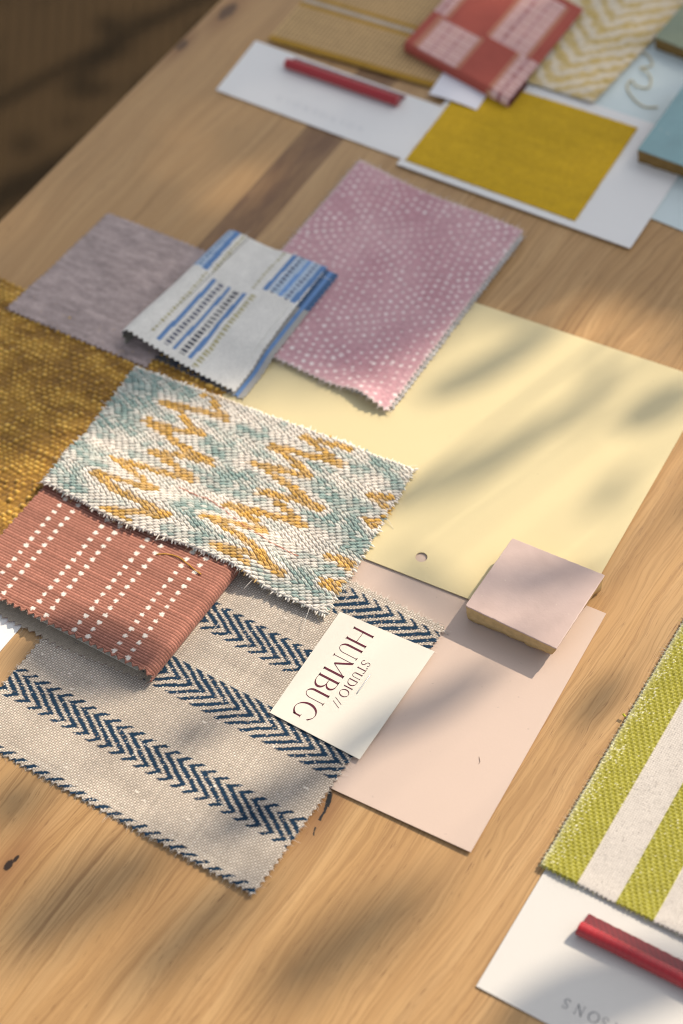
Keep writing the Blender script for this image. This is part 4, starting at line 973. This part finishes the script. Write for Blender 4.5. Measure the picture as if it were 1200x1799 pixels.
# ------------------------------------------------------------------ greenery added out of frame, placed and shaped to cast the dappled shade
m, nt_, b_ = new_mat('leaf', .5, .4); c_ = mix(nt_, noise(nt_, coords(nt_)[0], 6., 3).ss(.3, .7), (.045, .095, .022), (.085, .13, .03)); nt_.links.new(c_, b_.inputs['Base Color']); M_LEAF = m
m, nt_, b_ = new_mat('bark', .9, .2); c_ = mix(nt_, noise(nt_, coords(nt_)[0], 40., 4), (.10, .07, .045), (.2, .15, .1)); nt_.links.new(c_, b_.inputs['Base Color']); M_BARK = m
M_POT = clay('terracotta_pot', (.36, .16, .09))
def shrub():
    Y0 = 2200.
    KX, KZ = math.cos(SUN_AZ) / math.sin(SUN_AZ), math.tan(SUN_EL) / math.sin(SUN_AZ)
    by = np.array([-54, 2, 36, 66, 88, 114, 170, 202, 229.]); bxx = np.array([-180, -146, -121, -86, -48, -36, -7, 22, 78.])
    bx = bxx + KX * (Y0 - by); bz = KZ * (Y0 - by)          # crown top shaped from the shade edge on the table
    bx = np.concatenate([[-2200, bx[0] - 150], bx, [bx[-1] + 160, 2300]]); bz = np.concatenate([[bz[0] + 120, bz[0] + 60], bz, [bz[-1] - 5, bz[-1] - 30]])
    n = 15000; x = rng.uniform(-1300, 1700, n); x[: n // 2] = rng.uniform(450, 1450, n // 2); y = Y0 + rng.uniform(-130, 150, n)
    top = np.interp(x - KX * (y - Y0), bx, bz) + (y - Y0) * KZ + 26 * (vnoise(x + 3000, y, 60, 300, 3) - .5)
    z = top - np.abs(rng.exponential(300, n)); z = np.where(z < -650, rng.uniform(-650, top), z); lo_ = rng.random(n) < .3; z = np.where(lo_, rng.uniform(-650, top), z)
    z[: n // 6] = top[: n // 6] - rng.uniform(0, 45, n // 6)
    root = thing('shade_shrub', (400, Y0, -750), 'leafy green shrub added out of view beyond the table to shade its far half', 'shrub')
    d = rng.normal(0, 1, (n, 3)); d /= np.linalg.norm(d, axis=1, keepdims=True); e = np.cross(d, rng.normal(0, 1, (n, 3))); e /= np.linalg.norm(e, axis=1, keepdims=True)
    L = rng.uniform(18, 34, (n, 1)); p = np.stack([x, y, z], 1); nrm = np.cross(d, e)
    V = np.stack([p - d * L, p - d * L * .1 + e * L * .5 + nrm * 2, p + d * L, p - d * L * .1 - e * L * .5 + nrm * 2], 1)
    mb = MB(); mb.add(V, q=np.arange(4 * n).reshape(-1, 4)); mb.build('crown', M_LEAF, root, smooth=False)
    mb = MB(); P = []
    for k in range(26):
        bx_ = rng.uniform(-1200, 1600); t = np.linspace(0, 1, 6); tx = bx_ + rng.normal(0, 90); tz = np.interp(tx, bx, bz) - 60
        P.append(np.stack([bx_ + (tx - bx_) * t + 25 * np.sin(t * 6 + k), Y0 + rng.normal(0, 40) + 30 * np.sin(t * 4 + k), -750 + (tz + 750) * t], 1))
    mb.tubes(np.array(P), np.linspace(14, 4, 6), (1, 1, 1), 7); mb.build('stems', M_BARK, root)
shrub()
def reeds():
    root = thing('shade_reed', (520, 1650, -750), 'potted plant added out of view, its long leaf blades placed to cast shade bands', 'potted plant')
    mb = MB(); an = np.linspace(0, 2 * math.pi, 40, endpoint=False)
    prof = [(95, -750), (135, -470), (142, -462), (142, -430), (126, -430), (118, -470)]
    mb.grid(np.array([[(520 + r_ * math.cos(a), 1650 + r_ * math.sin(a), z) for a in an] for r_, z in prof]), wrap=True); mb.build('pot', M_POT, root)
    mb = MB(); mb.grid(np.array([[(520 + r_ * math.cos(a), 1650 + r_ * math.sin(a), -472 + rng.normal(0, 2)) for a in an] for r_ in (1, 60, 119)]), wrap=True); mb.build('soil', M_BARK, root)
    for pts, wd, D in BLADES:
        wd, D = wd * 1.7, D * 1.36
        pts = np.array(pts, float); k = len(pts); n = 16; s = np.linspace(0, k - 1, n); q = np.stack([np.interp(s, np.arange(k), pts[:, i]) for i in (0, 1)], 1)
        ctr = np.concatenate([q, np.zeros((n, 1))], 1) + SUN * D * 1000
        ctr = ctr + SUN * (30 * np.sin(np.linspace(0, math.pi, n)))[:, None]
        tg = np.gradient(ctr, axis=0); side = np.cross(tg, SUN); side /= np.linalg.norm(side, axis=1, keepdims=True) + 1e-9
        pf = np.sin(np.linspace(.12, .95, n) * math.pi) ** .7 * wd / 2
        keel = -SUN * .18 * wd
        mb = MB(); mb.grid(np.stack([ctr + side * pf[:, None], ctr + keel * (pf / pf.max())[:, None], ctr - side * pf[:, None]], 1))
        base = np.array([520 + rng.normal(0, 35), 1650 + rng.normal(0, 35), -470]); end = ctr[-1] if ctr[-1][1] > ctr[0][1] else ctr[0]
        t = np.linspace(0, 1, 14)[:, None]; mid = (base + end) / 2 + [0, 60, 160]
        st = (1 - t) ** 2 * base + 2 * t * (1 - t) * mid + t ** 2 * end
        mb.tubes(st[None], np.linspace(2.2, 1.0, 14), (1, 1, 1), 5); mb.build('shade_blade', M_LEAF, root)
BLADES = [  # each path is a shade band on the table; its blade sits sunward
 ([(18, 8), (35.6, 42.5), (51.5, 73.6), (66, 120)], 10, 1.25), ([(-4, 84), (10.6, 108.3), (22.5, 136.4), (36, 176)], 11, 1.2),
 ([(96, 118), (106, 142), (118, 166)], 13, 1.1), ([(66, 160), (78, 104)], 6, 1.35), ([(112, 95), (112, 60)], 7, 1.35),
 ([(38, -14), (62, -20), (88, -28)], 8, 1.3), ([(73, -130), (86, -98), (102, -72), (115, -40)], 12, 1.15), ([(86, -22), (110, -6), (134, 36)], 9, 1.3),
 ([(167, -14), (165, -34), (163, -54)], 8, 1.05), ([(0, -165), (10, -150), (22, -130)], 9, 1.3), ([(48, -196), (62, -164), (82, -120)], 13, 1.25),
 ([(-2, -285), (16, -241), (40, -200)], 21, 1.75), ([(60, -270), (72, -217), (80, -190)], 16, 1.75), ([(112, -242), (131, -198), (150, -154)], 18, 1.75),
 ([(205, -205), (225, -178), (250, -150), (275, -130)], 20, 1.15), ([(-50, -232), (-30, -210)], 16, 1.3), ([(8, 146), (28, 192)], 8, 1.3), ([(-92, -149), (-54, -147), (-24, -138)], 15, 0.95), ([(60, 205), (120, 235)], 14, 1.3), ([(150, 90), (170, 150)], 10, 1.3),
]
reeds()
